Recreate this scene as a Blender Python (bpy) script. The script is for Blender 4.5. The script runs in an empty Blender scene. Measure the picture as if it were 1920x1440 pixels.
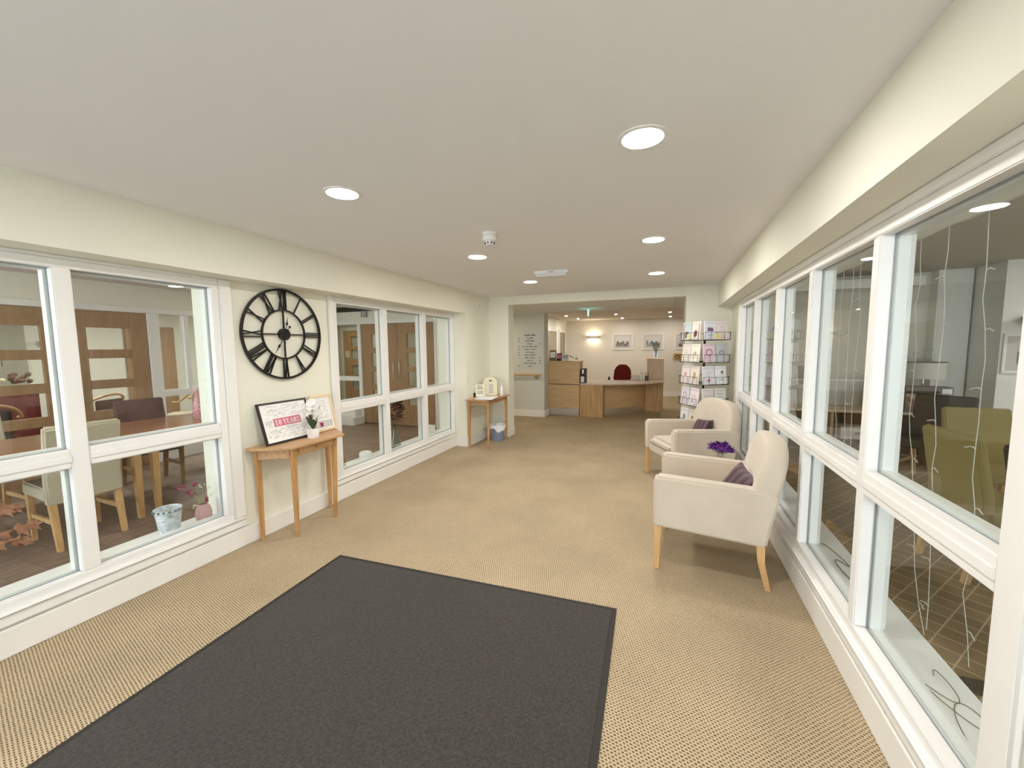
import bpy, bmesh, math, random
from mathutils import Matrix, Vector
random.seed(7)
scn = bpy.context.scene
COL = scn.collection
R = math.radians

# ------------------------------------------------------------------ camera
cam_d = bpy.data.cameras.new('camera')
cam = bpy.data.objects.new('camera', cam_d); COL.objects.link(cam)
F_PX, YAW, PIT, ROL, CAM_H = 755.23, -0.36752, -0.0909961, 0.0083575, 1.55
cam_d.sensor_width = 36.0; cam_d.lens = F_PX * 36.0 / 1920.0
cam_d.clip_start = 0.02; cam_d.clip_end = 100
_f = Vector((math.sin(YAW)*math.cos(PIT), math.cos(YAW)*math.cos(PIT), math.sin(PIT)))
_r = Vector((math.cos(YAW), -math.sin(YAW), 0)); _d = _f.cross(_r)
_r2 = _r*math.cos(ROL) + _d*math.sin(ROL); _d2 = -_r*math.sin(ROL) + _d*math.cos(ROL)
_m = Matrix((_r2, -_d2, -_f)).transposed().to_4x4(); _m.translation = Vector((0, 0, CAM_H))
cam.matrix_world = _m
scn.camera = cam

# ------------------------------------------------------------------ world, daylight, exposure
world = bpy.data.worlds.new('world'); scn.world = world; world.use_nodes = True
_bg = world.node_tree.nodes['Background']
_bg.inputs[0].default_value = (0.62, 0.74, 1.0, 1); _bg.inputs[1].default_value = 1.0
scn.view_settings.view_transform = 'Standard'; scn.view_settings.look = 'None'
scn.view_settings.exposure = 0.03; scn.view_settings.gamma = 1.0
scn.view_settings.use_curve_mapping = False
scn.cycles.sample_clamp_indirect = 6.0
scn.cycles.max_bounces = 8; scn.cycles.diffuse_bounces = 4
scn.cycles.glossy_bounces = 4; scn.cycles.transmission_bounces = 8; scn.cycles.transparent_max_bounces = 24

def area(name, loc, rot, sx, sy, power, col):
    l = bpy.data.lights.new(name, 'AREA'); l.shape = 'RECTANGLE'; l.size = sx; l.size_y = sy
    l.energy = power; l.color = col
    o = bpy.data.objects.new(name, l); COL.objects.link(o); o.location = loc; o.rotation_euler = rot
    return o
P_DAY, P_DAY_DINING, P_FILL_LOUNGE = 95.0, 140.0, 120.0
L_DOWN, L_DINING, L_FAR, L_PASS, L_SPOT, L_SCONCE = 215.0, 150.0, 560.0, 140.0, 900.0, 170.0
area('daylight_entrance', (-1.1, -2.75, 1.2), (R(90), 0, 0), 3.4, 2.2, P_DAY, (0.80, 0.89, 1.0))       # glazed entrance doors behind
area('daylight_dining', (-5.0, -2.35, 1.35), (R(90), 0, 0), 2.6, 1.7, P_DAY_DINING, (0.82, 0.90, 1.0))  # dining room window
area('fill_lounge', (3.6, -1.35, 1.35), (R(90), 0, 0), 2.2, 1.5, P_FILL_LOUNGE, (0.82, 0.90, 1.0))   # added fill light for the lounge, set at its unseen end

# ------------------------------------------------------------------ materials
def lin(v):
    v /= 255.0
    return v/12.92 if v <= 0.04045 else ((v+0.055)/1.055)**2.4
def C(r, g, b): return (lin(r), lin(g), lin(b), 1)
MATS = {}
def mat(name, col, rough=0.6, metal=0.0, var=0.0, vscale=8.0, bump=0.0, bscale=60.0, spec=0.5, emit=None, estr=0.0, stretch=None, col2=None, sheen=0.0):
    if name in MATS: return MATS[name]
    m = bpy.data.materials.new(name); m.use_nodes = True
    nt = m.node_tree; p = nt.nodes['Principled BSDF']
    p.inputs['Base Color'].default_value = col; p.inputs['Roughness'].default_value = rough
    p.inputs['Metallic'].default_value = metal; p.inputs['Specular IOR Level'].default_value = spec
    if sheen: p.inputs['Sheen Weight'].default_value = sheen
    if emit: p.inputs['Emission Color'].default_value = emit; p.inputs['Emission Strength'].default_value = estr
    tc = nt.nodes.new('ShaderNodeTexCoord'); src = tc.outputs['Object']
    if stretch:
        mp = nt.nodes.new('ShaderNodeMapping'); mp.inputs['Scale'].default_value = stretch
        nt.links.new(src, mp.inputs['Vector']); src = mp.outputs['Vector']
    if var or col2:
        n = nt.nodes.new('ShaderNodeTexNoise'); n.inputs['Scale'].default_value = vscale; n.inputs['Detail'].default_value = 4
        nt.links.new(src, n.inputs['Vector'])
        r = nt.nodes.new('ShaderNodeValToRGB')
        c2 = col2 or tuple(c*(1-var) for c in col[:3])+(1,)
        r.color_ramp.elements[0].color = c2; r.color_ramp.elements[0].position = 0.32
        r.color_ramp.elements[1].color = col; r.color_ramp.elements[1].position = 0.68
        nt.links.new(n.outputs['Fac'], r.inputs['Fac']); nt.links.new(r.outputs['Color'], p.inputs['Base Color'])
    if bump:
        n2 = nt.nodes.new('ShaderNodeTexNoise'); n2.inputs['Scale'].default_value = bscale; n2.inputs['Detail'].default_value = 3
        nt.links.new(src, n2.inputs['Vector'])
        b = nt.nodes.new('ShaderNodeBump'); b.inputs['Strength'].default_value = bump; b.inputs['Distance'].default_value = 0.004
        nt.links.new(n2.outputs['Fac'], b.inputs['Height']); nt.links.new(b.outputs['Normal'], p.inputs['Normal'])
    MATS[name] = m
    return m

def glass_mat(name, tint, refl=1.7):
    m = bpy.data.materials.new(name); m.use_nodes = True; nt = m.node_tree; nt.nodes.clear()
    out = nt.nodes.new('ShaderNodeOutputMaterial'); mix = nt.nodes.new('ShaderNodeMixShader')
    tr = nt.nodes.new('ShaderNodeBsdfTransparent'); tr.inputs[0].default_value = tint
    gl = nt.nodes.new('ShaderNodeBsdfGlossy'); gl.inputs['Roughness'].default_value = 0.0
    fr = nt.nodes.new('ShaderNodeFresnel'); fr.inputs['IOR'].default_value = 1.5
    geo = nt.nodes.new('ShaderNodeNewGeometry')
    inv = nt.nodes.new('ShaderNodeMath'); inv.operation = 'SUBTRACT'; inv.inputs[0].default_value = refl
    sc = nt.nodes.new('ShaderNodeMath'); sc.operation = 'MULTIPLY'; sc.inputs[1].default_value = refl
    nt.links.new(geo.outputs['Backfacing'], sc.inputs[0]); nt.links.new(sc.outputs[0], inv.inputs[1])
    mu = nt.nodes.new('ShaderNodeMath'); mu.operation = 'MULTIPLY'; mu.use_clamp = True
    nt.links.new(fr.outputs[0], mu.inputs[0]); nt.links.new(inv.outputs[0], mu.inputs[1])
    nt.links.new(mu.outputs[0], mix.inputs[0]); nt.links.new(tr.outputs[0], mix.inputs[1]); nt.links.new(gl.outputs[0], mix.inputs[2])
    nt.links.new(mix.outputs[0], out.inputs[0])
    MATS[name] = m
    return m

def carpet_mat():                       # woven loop carpet with dark staggered flecks
    m = bpy.data.materials.new('woven_carpet'); m.use_nodes = True; nt = m.node_tree; p = nt.nodes['Principled BSDF']
    p.inputs['Roughness'].default_value = 0.95; p.inputs['Specular IOR Level'].default_value = 0.15
    tc = nt.nodes.new('ShaderNodeTexCoord')
    nz = nt.nodes.new('ShaderNodeTexNoise'); nz.inputs['Scale'].default_value = 55; nz.inputs['Detail'].default_value = 2
    nt.links.new(tc.outputs['Object'], nz.inputs['Vector'])
    ad = nt.nodes.new('ShaderNodeVectorMath'); ad.operation = 'MULTIPLY_ADD'
    ad.inputs[1].default_value = (0.006, 0.006, 0); nt.links.new(nz.outputs['Color'], ad.inputs[0]); nt.links.new(tc.outputs['Object'], ad.inputs[2])
    mp = nt.nodes.new('ShaderNodeMapping'); mp.inputs['Rotation'].default_value = (0, 0, R(14)); mp.inputs['Scale'].default_value = (1, 1, 1)
    nt.links.new(ad.outputs[0], mp.inputs['Vector'])
    br = nt.nodes.new('ShaderNodeTexBrick'); br.inputs['Scale'].default_value = 1.0
    br.inputs['Brick Width'].default_value = 0.0165; br.inputs['Row Height'].default_value = 0.0125
    br.inputs['Mortar Size'].default_value = 0.0046; br.inputs['Mortar Smooth'].default_value = 0.5
    br.inputs['Color1'].default_value = C(84, 60, 36); br.inputs['Color2'].default_value = C(122, 94, 62); br.inputs['Mortar'].default_value = C(192, 175, 146)
    nt.links.new(mp.outputs[0], br.inputs['Vector'])
    n2 = nt.nodes.new('ShaderNodeTexNoise'); n2.inputs['Scale'].default_value = 1.6; n2.inputs['Detail'].default_value = 5
    nt.links.new(tc.outputs['Object'], n2.inputs['Vector'])
    mr = nt.nodes.new('ShaderNodeMapRange'); mr.inputs['From Min'].default_value = 0.3; mr.inputs['From Max'].default_value = 0.7
    mr.inputs['To Min'].default_value = 0.88; mr.inputs['To Max'].default_value = 1.06
    nt.links.new(n2.outputs['Fac'], mr.inputs['Value'])
    mx = nt.nodes.new('ShaderNodeMix'); mx.data_type = 'RGBA'; mx.blend_type = 'MULTIPLY'; mx.inputs['Factor'].default_value = 1
    nt.links.new(br.outputs['Color'], mx.inputs['A']); nt.links.new(mr.outputs[0], mx.inputs['B'])
    nt.links.new(mx.outputs['Result'], p.inputs['Base Color'])
    b = nt.nodes.new('ShaderNodeBump'); b.inputs['Strength'].default_value = 0.35; b.inputs['Distance'].default_value = 0.003
    nt.links.new(br.outputs['Fac'], b.inputs['Height']); nt.links.new(b.outputs['Normal'], p.inputs['Normal'])
    MATS['woven_carpet'] = m; return m

def lounge_carpet_mat():                # brown carpet with a pale diagonal grid
    m = bpy.data.materials.new('grid_carpet'); m.use_nodes = True; nt = m.node_tree; p = nt.nodes['Principled BSDF']
    p.inputs['Roughness'].default_value = 0.95; p.inputs['Specular IOR Level'].default_value = 0.1
    tc = nt.nodes.new('ShaderNodeTexCoord'); mp = nt.nodes.new('ShaderNodeMapping'); mp.inputs['Rotation'].default_value = (0, 0, R(38))
    nt.links.new(tc.outputs['Object'], mp.inputs['Vector'])
    br = nt.nodes.new('ShaderNodeTexBrick'); br.offset = 0.0; br.inputs['Scale'].default_value = 1.0
    br.inputs['Brick Width'].default_value = 0.115; br.inputs['Row Height'].default_value = 0.115
    br.inputs['Mortar Size'].default_value = 0.005; br.inputs['Mortar Smooth'].default_value = 0.5
    br.inputs['Color1'].default_value = C(128, 108, 78); br.inputs['Color2'].default_value = C(142, 120, 90); br.inputs['Mortar'].default_value = C(184, 164, 136)
    nt.links.new(mp.outputs[0], br.inputs['Vector'])
    nt.links.new(br.outputs['Color'], p.inputs['Base Color'])
    MATS['grid_carpet'] = m; return m

def stripe_mat():                       # plum striped cushion cloth
    m = bpy.data.materials.new('plum_stripe'); m.use_nodes = True; nt = m.node_tree; p = nt.nodes['Principled BSDF']
    p.inputs['Roughness'].default_value = 0.55; p.inputs['Sheen Weight'].default_value = 0.3
    tc = nt.nodes.new('ShaderNodeTexCoord')
    w = nt.nodes.new('ShaderNodeTexWave'); w.bands_direction = 'X'; w.inputs['Scale'].default_value = 5.2; w.inputs['Distortion'].default_value = 0.0
    nt.links.new(tc.outputs['Object'], w.inputs['Vector'])
    r = nt.nodes.new('ShaderNodeValToRGB'); r.color_ramp.interpolation = 'CONSTANT'
    r.color_ramp.elements[0].color = C(46, 17, 27); r.color_ramp.elements[1].color = C(90, 56, 70); r.color_ramp.elements[1].position = 0.5
    nt.links.new(w.outputs['Fac'], r.inputs['Fac']); nt.links.new(r.outputs['Color'], p.inputs['Base Color'])
    MATS['plum_stripe'] = m; return m

M_WALL = mat('cream_wall', C(240, 238, 222), 0.85, var=0.015, vscale=3, bump=0.03, bscale=220)
M_CEIL = mat('white_ceiling', C(240, 239, 238), 0.9, bump=0.04, bscale=180)
M_WHITE = mat('white_gloss', C(244, 242, 238), 0.35, var=0.02, vscale=6)
M_BASE = mat('white_skirting', C(243, 240, 234), 0.45, var=0.02, vscale=5)
M_GLASS = glass_mat('window_glass', (0.93, 0.955, 0.945, 1), 1.25)
M_DGLASS = glass_mat('door_glass', (0.95, 0.96, 0.95, 1), 1.2)
M_GASKET = mat('dark_gasket', C(150, 152, 158), 0.6)
M_CARPET = carpet_mat(); M_GRID = lounge_carpet_mat(); M_STRIPE = stripe_mat()
M_MAT = mat('mat_pile', C(74, 69, 65), 0.95, var=0.42, vscale=75, bump=1.0, bscale=150, spec=0.1, sheen=0.15)
M_MATEDGE = mat('mat_rubber', C(40, 36, 30), 0.7, bump=0.1)
M_OAK = mat('oak', C(205, 160, 106), 0.42, col2=C(180, 134, 82), vscale=4, stretch=(8, 8, 1.2), bump=0.05, bscale=30)
M_OAKH = mat('oak_long', C(209, 168, 122), 0.38, col2=C(188, 146, 102), vscale=4, stretch=(10, 1.2, 10), bump=0.05, bscale=30)
M_OAKX = mat('oak_across', C(214, 184, 140), 0.42, col2=C(198, 164, 118), vscale=3, stretch=(0.9, 0.9, 14), bump=0.04, bscale=20)
M_OAKV = mat('oak_upright', C(208, 172, 118), 0.42, col2=C(180, 140, 88), vscale=3, stretch=(9, 9, 0.9), bump=0.04, bscale=20)
M_PALEWOOD = mat('pale_wood', C(222, 182, 130), 0.42, col2=C(204, 160, 106), vscale=4, stretch=(9, 9, 1.2))
M_DOORWOOD = mat('door_wood', C(172, 138, 102), 0.45, col2=C(156, 122, 86), vscale=4, stretch=(6, 6, 0.8), bump=0.03)
M_PLANK = mat('dining_plank', C(156, 134, 118), 0.42, col2=C(130, 108, 94), vscale=3, stretch=(9, 1.0, 9), bump=0.05)
M_PLANK2 = mat('dining_plank_dark', C(146, 124, 108), 0.42, col2=C(120, 99, 86), vscale=3, stretch=(9, 1.0, 9), bump=0.05)
M_BLACK = mat('black_iron', C(26, 22, 20), 0.45, metal=0.3)
M_BLACKPL = mat('black_plastic', C(30, 28, 28), 0.4)
M_CREAMF = mat('cream_velour', C(208, 195, 177), 0.9, var=0.06, vscale=7, bump=0.12, bscale=240, spec=0.2, sheen=0.35)
M_LINEN = mat('grey_cream_linen', C(202, 192, 170), 0.95, var=0.08, vscale=60, bump=0.2, bscale=260, spec=0.15)
M_PLUMF = mat('plum_leather', C(96, 66, 62), 0.5, var=0.06)
M_DARKF = mat('dark_brown_leather', C(32, 20, 18), 0.5, var=0.1)
M_OLIVEF = mat('olive_fabric', C(152, 137, 88), 0.9, var=0.06, vscale=20, bump=0.1, bscale=220, spec=0.2)
M_STEEL = mat('brushed_steel', C(232, 230, 228), 0.28, metal=1.0, stretch=(1, 1, 14), var=0.1, vscale=3)
M_CHROME = mat('chrome', C(225, 225, 225), 0.15, metal=1.0)
M_BRASS = mat('brass', C(196, 160, 100), 0.35, metal=0.9)
M_PAPER = mat('paper', C(246, 244, 240), 0.8)
M_INK = mat('ink', C(70, 70, 74), 0.8)
M_GREYINK = mat('grey_ink', C(178, 178, 182), 0.8)
M_PINK = mat('pink_print', C(214, 120, 140), 0.7)
M_MAGENTA = mat('magenta_print', C(160, 40, 92), 0.7)
M_CERAMIC = mat('white_ceramic', C(244, 242, 240), 0.25)
M_LEAF = mat('green_leaf', C(58, 82, 48), 0.45, var=0.25, vscale=20)
M_PETAL = mat('white_petal', C(248, 246, 240), 0.6)
M_SILVER = mat('silver_frame', C(246, 244, 242), 0.4)
M_DIFF = mat('lamp_diffuser', C(255, 250, 240), 0.5, emit=(1.0, 0.965, 0.92, 1), estr=L_DOWN)
M_DIFF_DIN = mat('fill_diffuser_dining', C(255, 250, 240), 0.5, emit=(1.0, 0.93, 0.84, 1), estr=L_DINING)
M_DIFF_FAR = mat('fill_diffuser_hall', C(255, 250, 240), 0.5, emit=(1.0, 0.95, 0.86, 1), estr=L_FAR)
M_DIFF_PASS = mat('fill_diffuser_passage', C(255, 250, 240), 0.5, emit=(1.0, 0.88, 0.68, 1), estr=L_PASS)
M_SPOT = mat('spot_bulb', C(255, 250, 240), 0.5, emit=(1.0, 0.93, 0.84, 1), estr=L_SPOT)
M_SCONCE = mat('sconce_bulb', C(255, 250, 240), 0.5, emit=(1.0, 0.84, 0.58, 1), estr=L_SCONCE)

# ------------------------------------------------------------------ mesh helpers
class MB:
    def __init__(s): s.v = []; s.f = []
    def _add(s, vs, fs):
        o = len(s.v); s.v += [tuple(p) for p in vs]; s.f += [tuple(i+o for i in f) for f in fs]; return s
    def box(s, x0, y0, z0, x1, y1, z1):
        return s._add([(x0,y0,z0),(x1,y0,z0),(x1,y1,z0),(x0,y1,z0),(x0,y0,z1),(x1,y0,z1),(x1,y1,z1),(x0,y1,z1)],
                      [(0,3,2,1),(4,5,6,7),(0,1,5,4),(1,2,6,5),(2,3,7,6),(3,0,4,7)])
    def hexa(s, lo, hi):              # lo, hi: 4 points each, same winding
        return s._add(list(lo)+list(hi), [(3,2,1,0),(4,5,6,7),(0,1,5,4),(1,2,6,5),(2,3,7,6),(3,0,4,7)])
    def prism(s, pts, a0, a1, axis='z'):
        def P(u, v, w): return {'z': (u, v, w), 'y': (u, w, v), 'x': (w, u, v)}[axis]
        n = len(pts)
        vs = [P(u, v, a0) for u, v in pts]+[P(u, v, a1) for u, v in pts]
        fs = [tuple(range(n-1, -1, -1)), tuple(range(n, 2*n))]+[(i, (i+1) % n, (i+1) % n+n, i+n) for i in range(n)]
        return s._add(vs, fs)
    def cyl(s, p0, p1, r0, r1=None, n=12, caps=True):
        r1 = r0 if r1 is None else r1
        p0 = Vector(p0); p1 = Vector(p1); d = (p1-p0).normalized()
        a = d.orthogonal().normalized(); b = d.cross(a)
        vs = []
        for p, r in ((p0, r0), (p1, r1)):
            for i in range(n):
                t = 2*math.pi*i/n; vs.append(p+a*(r*math.cos(t))+b*(r*math.sin(t)))
        fs = [(i, (i+1) % n, (i+1) % n+n, i+n) for i in range(n)]
        if caps: fs += [tuple(range(n-1, -1, -1)), tuple(range(n, 2*n))]
        return s._add(vs, fs)
    def lathe(s, prof, c=(0, 0, 0), n=24, cap=True, flute=0, depth=0):
        vs = []
        for r, z in prof:
            for i in range(n):
                t = 2*math.pi*i/n; rr = r*(1+depth*math.cos(flute*t)) if flute else r
                vs.append((c[0]+rr*math.cos(t), c[1]+rr*math.sin(t), c[2]+z))
        fs = []
        for k in range(len(prof)-1):
            fs += [(k*n+i, k*n+(i+1) % n, (k+1)*n+(i+1) % n, (k+1)*n+i) for i in range(n)]
        if cap: fs += [tuple(range(n-1, -1, -1)), tuple(range((len(prof)-1)*n, len(prof)*n))]
        return s._add(vs, fs)
    def tube(s, path, r, n=6, closed=False):
        path = [Vector(p) for p in path]; m = len(path); vs = []; prev = None
        for k in range(m):
            if closed: d = path[(k+1) % m]-path[k-1]
            else: d = path[min(k+1, m-1)]-path[max(k-1, 0)]
            d.normalize()
            a = d.orthogonal().normalized() if prev is None else (prev-d*prev.dot(d)).normalized()
            prev = a; b = d.cross(a)
            for i in range(n):
                t = 2*math.pi*i/n; vs.append(path[k]+a*(r*math.cos(t))+b*(r*math.sin(t)))
        fs = []
        for k in range(m if closed else m-1):
            k2 = (k+1) % m
            fs += [(k*n+i, k*n+(i+1) % n, k2*n+(i+1) % n, k2*n+i) for i in range(n)]
        if not closed: fs += [tuple(range(n-1, -1, -1)), tuple(range((m-1)*n, m*n))]
        return s._add(vs, fs)
    def ball(s, c, r, n=10, sq=(1, 1, 1)):
        k = max(4, n//2); vs = [(c[0], c[1], c[2]-r*sq[2])]; fs = []
        for j in range(1, k):
            ph = -math.pi/2+math.pi*j/k
            for i in range(n):
                t = 2*math.pi*i/n
                vs.append((c[0]+r*sq[0]*math.cos(ph)*math.cos(t), c[1]+r*sq[1]*math.cos(ph)*math.sin(t), c[2]+r*sq[2]*math.sin(ph)))
        vs.append((c[0], c[1], c[2]+r*sq[2])); top = len(vs)-1
        fs += [(0, 1+(i+1) % n, 1+i) for i in range(n)]
        for j in range(k-2):
            fs += [(1+j*n+i, 1+j*n+(i+1) % n, 1+(j+1)*n+(i+1) % n, 1+(j+1)*n+i) for i in range(n)]
        fs += [(1+(k-2)*n+i, 1+(k-2)*n+(i+1) % n, top) for i in range(n)]
        return s._add(vs, fs)
    def build(s, name, m, parent=None, bevel=0.0, seg=2, smooth=None, loc=None, rot=None, subsurf=0, recalc=True):
        me = bpy.data.meshes.new(name); me.from_pydata(s.v, [], s.f)
        bm = bmesh.new(); bm.from_mesh(me)
        if recalc: bmesh.ops.recalc_face_normals(bm, faces=bm.faces)
        if bevel:
            es = [e for e in bm.edges if len(e.link_faces) == 2 and e.calc_face_angle(0) > R(25)]
            bmesh.ops.bevel(bm, geom=es, offset=bevel, segments=seg, affect='EDGES', clamp_overlap=True)
        bm.to_mesh(me); bm.free()
        if smooth is None: smooth = bool(bevel)
        if smooth:
            me.shade_smooth(); me.set_sharp_from_angle(angle=R(38 if not bevel else 50))
        me.materials.append(m)
        o = bpy.data.objects.new(name, me); COL.objects.link(o)
        if parent is not None: o.parent = parent
        if loc is not None: o.location = loc
        if rot is not None: o.rotation_euler = rot
        if subsurf:
            md = o.modifiers.new('subdivision', 'SUBSURF'); md.levels = subsurf; md.render_levels = subsurf
        return o

def tag(o, label=None, cat=None, group=None, kind=None):
    if label: o['label'] = label
    if cat: o['category'] = cat
    if group: o['group'] = group
    if kind: o['kind'] = kind
    return o
def thing(name, label, cat, loc=(0, 0, 0), rz=0.0, group=None, kind=None):
    o = bpy.data.objects.new(name, None); COL.objects.link(o); o.empty_display_size = 0.05
    o.location = loc; o.rotation_euler = (0, 0, rz)
    return tag(o, label, cat, group, kind)
def struct(o): o['kind'] = 'structure'; return o
def structE(name, loc=(0, 0, 0)):
    o = bpy.data.objects.new(name, None); COL.objects.link(o); o.location = loc; o.empty_display_size = 0.05
    o['kind'] = 'structure'; return o
CHILDREN = {}
def copy_tree(o, loc=None, rz=None, parent=None, label=None):
    c = o.copy(); COL.objects.link(c); c.parent = parent
    if loc is not None: c.location = loc
    if rz is not None: c.rotation_euler = (0, 0, rz)
    if label: c['label'] = label
    for ch in [x for x in list(COL.objects) if x.parent == o]: copy_tree(ch, parent=c)
    return c
B = lambda *a: MB().box(*a)

# ================================================================== STRUCTURE
CE, HZ = 2.40, 2.068                       # ceiling, underside of left header
XH, XW, XB = -2.88, -3.10, -3.36           # left header face, lower wall face, back face
YE = 6.41                                  # end wall face
struct(B(-3.36, -2.6, -0.1, 1.07, 13.4, 0.0).build('floor', M_CARPET))
fl = MB(); fl.box(-9.5, 6.75, -0.1, -3.36, 8.5, 0.0); fl.box(1.07, 7.2, -0.1, 3.0, 13.4, 0.0)
struct(fl.build('floor_passage', M_CARPET))
struct(B(-3.1, -2.5, CE, 1.07, YE, CE+0.12).build('ceiling', M_CEIL))

# left wall: header over the windows, apron under them, clock panel, end pier
w = MB()
w.box(XB, -2.5, HZ, XH, 6.65, CE+0.02)
w.box(XB, -2.5, 0, XW, 5.53, 0.20)
w.box(XB, -2.5, 0.20, XW, -0.42, HZ)
w.box(XB, 2.06, 0.20, XW, 3.11, HZ)
w.box(XB, 5.53, 0, XH, 6.65, HZ)
struct(w.build('wall_left', M_WALL))
# right wall: bulkhead, apron, far and near stretches
XR, XRB = 0.825, 1.07
w = MB()
w.box(0.645, -2.5, 2.09, XRB, YE-0.05, CE+0.02)
w.box(XR, -2.5, 0, XRB, 5.6, 0.20)
w.box(XR, 5.56, 0.20, XRB, YE-0.05, 2.09); w.box(XR, 5.6, 0, XRB, YE-0.05, 0.20)
w.box(XR, -2.5, 0.20, XRB, 1.34, 2.09)
struct(w.build('wall_right', M_WALL))
# end wall with the wide opening
w = MB()
w.box(XH, YE, 0, -2.525, 6.65, CE+0.02)
w.box(-2.525, YE, 2.263, 0.235, 6.65, CE+0.02)
struct(w.build('wall_end', M_WALL))
w = MB(); w.box(0.235, YE-0.05, 0, XRB, 7.2, CE+0.02)
struct(w.build('wall_pillar', M_WALL))
# wall behind the camera with glazed entrance doors
w = MB(); w.box(XB, -2.6, 2.2, XRB, -2.5, CE+0.02); w.box(XB, -2.6, 0, -2.8, -2.5, 2.2); w.box(0.6, -2.6, 0, XRB, -2.5, 2.2)
struct(w.build('wall_entrance', M_WALL))
d = structE('door_1', (-1.1, -2.55, 0))
for k, (a, b) in enumerate([(-1.7, -0.85), (-0.85, 0), (0, 0.85), (0.85, 1.7)]):
    fr = MB(); fr.box(a, -0.03, 0, a+0.06, 0.03, 2.2); fr.box(b-0.06, -0.03, 0, b, 0.03, 2.2); fr.box(a+0.06, -0.03, 0, b-0.06, 0.03, 0.12); fr.box(a+0.06, -0.03, 2.12, b-0.06, 0.03, 2.2)
    fr.build('door_frame', M_WHITE, d); B(a+0.06, -0.004, 0.12, b-0.06, 0.004, 2.12).build('pane', M_DGLASS, d)

# baseboards ------------------------------------------------------
def base_run(name, pieces):
    e = structE(name)
    for (x0, y0, x1, y1) in pieces:
        m = B(x0, y0, 0, x1, y1, 0.150); m.build('baseboard_length', M_BASE, e, bevel=0.006)
    return e
base_run('baseboard_left', [(XW-0.002, -2.5, -3.08, 5.53), (-3.08, 5.512, XH+0.018, 5.532), (XH-0.002, 5.532, XH+0.018, YE), (XH+0.018, YE-0.018, -2.525, YE), (-2.527, YE-0.018, -2.509, 6.65)])
base_run('baseboard_right', [(0.80, -2.5, XR+0.002, YE-0.05), (0.235, YE-0.068, XR, YE-0.05), (0.217, YE-0.068, 0.235, 7.2)])

# interior windows -------------------------------------------------
Z0, Z1, Z2, Z3 = 0.285, 0.895, 1.0, 2.0     # lower pane, transom, upper pane
def glazing(name, fx, dr, cols, wall_back, ya_out, yb_out, top, end_casing=(True, True), cas=0.06):
    """fx: front plane x; dr: -1 goes into -x; cols: glass spans along y"""
    e = structE(name)
    X = lambda s: fx+dr*s
    def bx(y0, z0, y1, z1, s0, s1): a, b = sorted((X(s0), X(s1))); return MB().box(a, y0, z0, b, y1, z1)
    ya, yb = cols[0][0], cols[-1][1]
    gs = 0.052                                       # glass depth
    # frame: bottom, top, jambs, mullions, transom
    bx(ya-0.05, 0.235, yb+0.05, Z0, 0.0, 0.12).build('bottom_rail', M_WHITE, e, bevel=0.004)
    bx(ya-0.05, Z3, yb+0.05, Z3+0.05, 0.0, 0.12).build('top_rail', M_WHITE, e, bevel=0.004)
    bx(ya-0.05, Z0, ya, Z3, 0.0, 0.12).build('jamb', M_WHITE, e, bevel=0.004)
    bx(yb, Z0, yb+0.05, Z3, 0.0, 0.12).build('jamb', M_WHITE, e, bevel=0.004)
    for (a, b), (c, d_) in zip(cols, cols[1:]):
        bx(b, Z0, c, Z3, 0.0, 0.12).build('mullion', M_WHITE, e, bevel=0.006)
    for a, b in cols:
        bx(a, Z1, b, Z2, 0.004, 0.12).build('transom', M_WHITE, e, bevel=0.005)
        bx(a, Z1+0.035, b, Z1+0.070, -0.003, 0.006).build('transom_lip', M_WHITE, e, bevel=0.003)
        for z0, z1 in ((Z0, Z1), (Z2, Z3)):
            p = bx(a, z0, b, z1, gs, gs+0.006); p.build('pane', M_GLASS, e)
            g = MB(); t = 0.004
            for (q0, r0, q1, r1) in ((a, z0, b, z0+t), (a, z1-t, b, z1), (a, z0+t, a+t, z1-t), (b-t, z0+t, b, z1-t)):
                x0, x1 = sorted((X(gs-0.004), X(gs-0.0005))); g.box(x0, q0, r0, x1, q1, r1)
            g.build('gasket', M_GASKET, e)
            g = MB(); t = 0.014                      # bead round the glass
            for (q0, r0, q1, r1) in ((a, z0, b, z0+t), (a, z1-t, b, z1), (a, z0+t, a+t, z1-t), (b-t, z0+t, b, z1-t)):
                x0, x1 = sorted((X(gs+0.007), X(gs+0.05))); g.box(x0, q0, r0, x1, q1, r1)
            g.build('glazing_bead', M_WHITE, e)
    # casing
    zc0, zc1 = 0.165, top
    bx(ya_out, zc0, yb_out, 0.222, -0.012, 0.012).build('apron', M_WHITE, e, bevel=0.005)
    bx(ya_out, 0.222, yb_out, 0.240, -0.026, 0.012).build('sill_nosing', M_WHITE, e, bevel=0.008, seg=3)
    bx(ya-0.05, Z3+0.05, yb+0.05, zc1, -0.008, 0.02).build('head_casing', M_WHITE, e, bevel=0.004)
    if end_casing[0]: bx(ya_out, 0.240, ya-0.05, zc1, -0.014, 0.012).build('side_casing', M_WHITE, e, bevel=0.008, seg=3)
    if end_casing[1]: bx(yb+0.05, 0.240, yb_out, zc1, -0.014, 0.012).build('side_casing', M_WHITE, e, bevel=0.008, seg=3)
    x0, x1 = sorted((X(0.12), wall_back+dr*0.02))
    MB().box(x0, ya-0.05, 0.235, x1, yb+0.05, 0.262).build('sill_board', M_WHITE, e, bevel=0.004)
    rv = MB(); x0, x1 = sorted((X(0.12), wall_back))
    rv.box(x0, ya-0.05, 0.262, x1, ya-0.03, Z3+0.05); rv.box(x0, yb+0.03, 0.262, x1, yb+0.05, Z3+0.05)
    rv.box(x0, ya-0.03, Z3+0.03, x1, yb+0.03, Z3+0.05)
    rv.build('reveal_lining', M_WALL, e)
    return e
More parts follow.
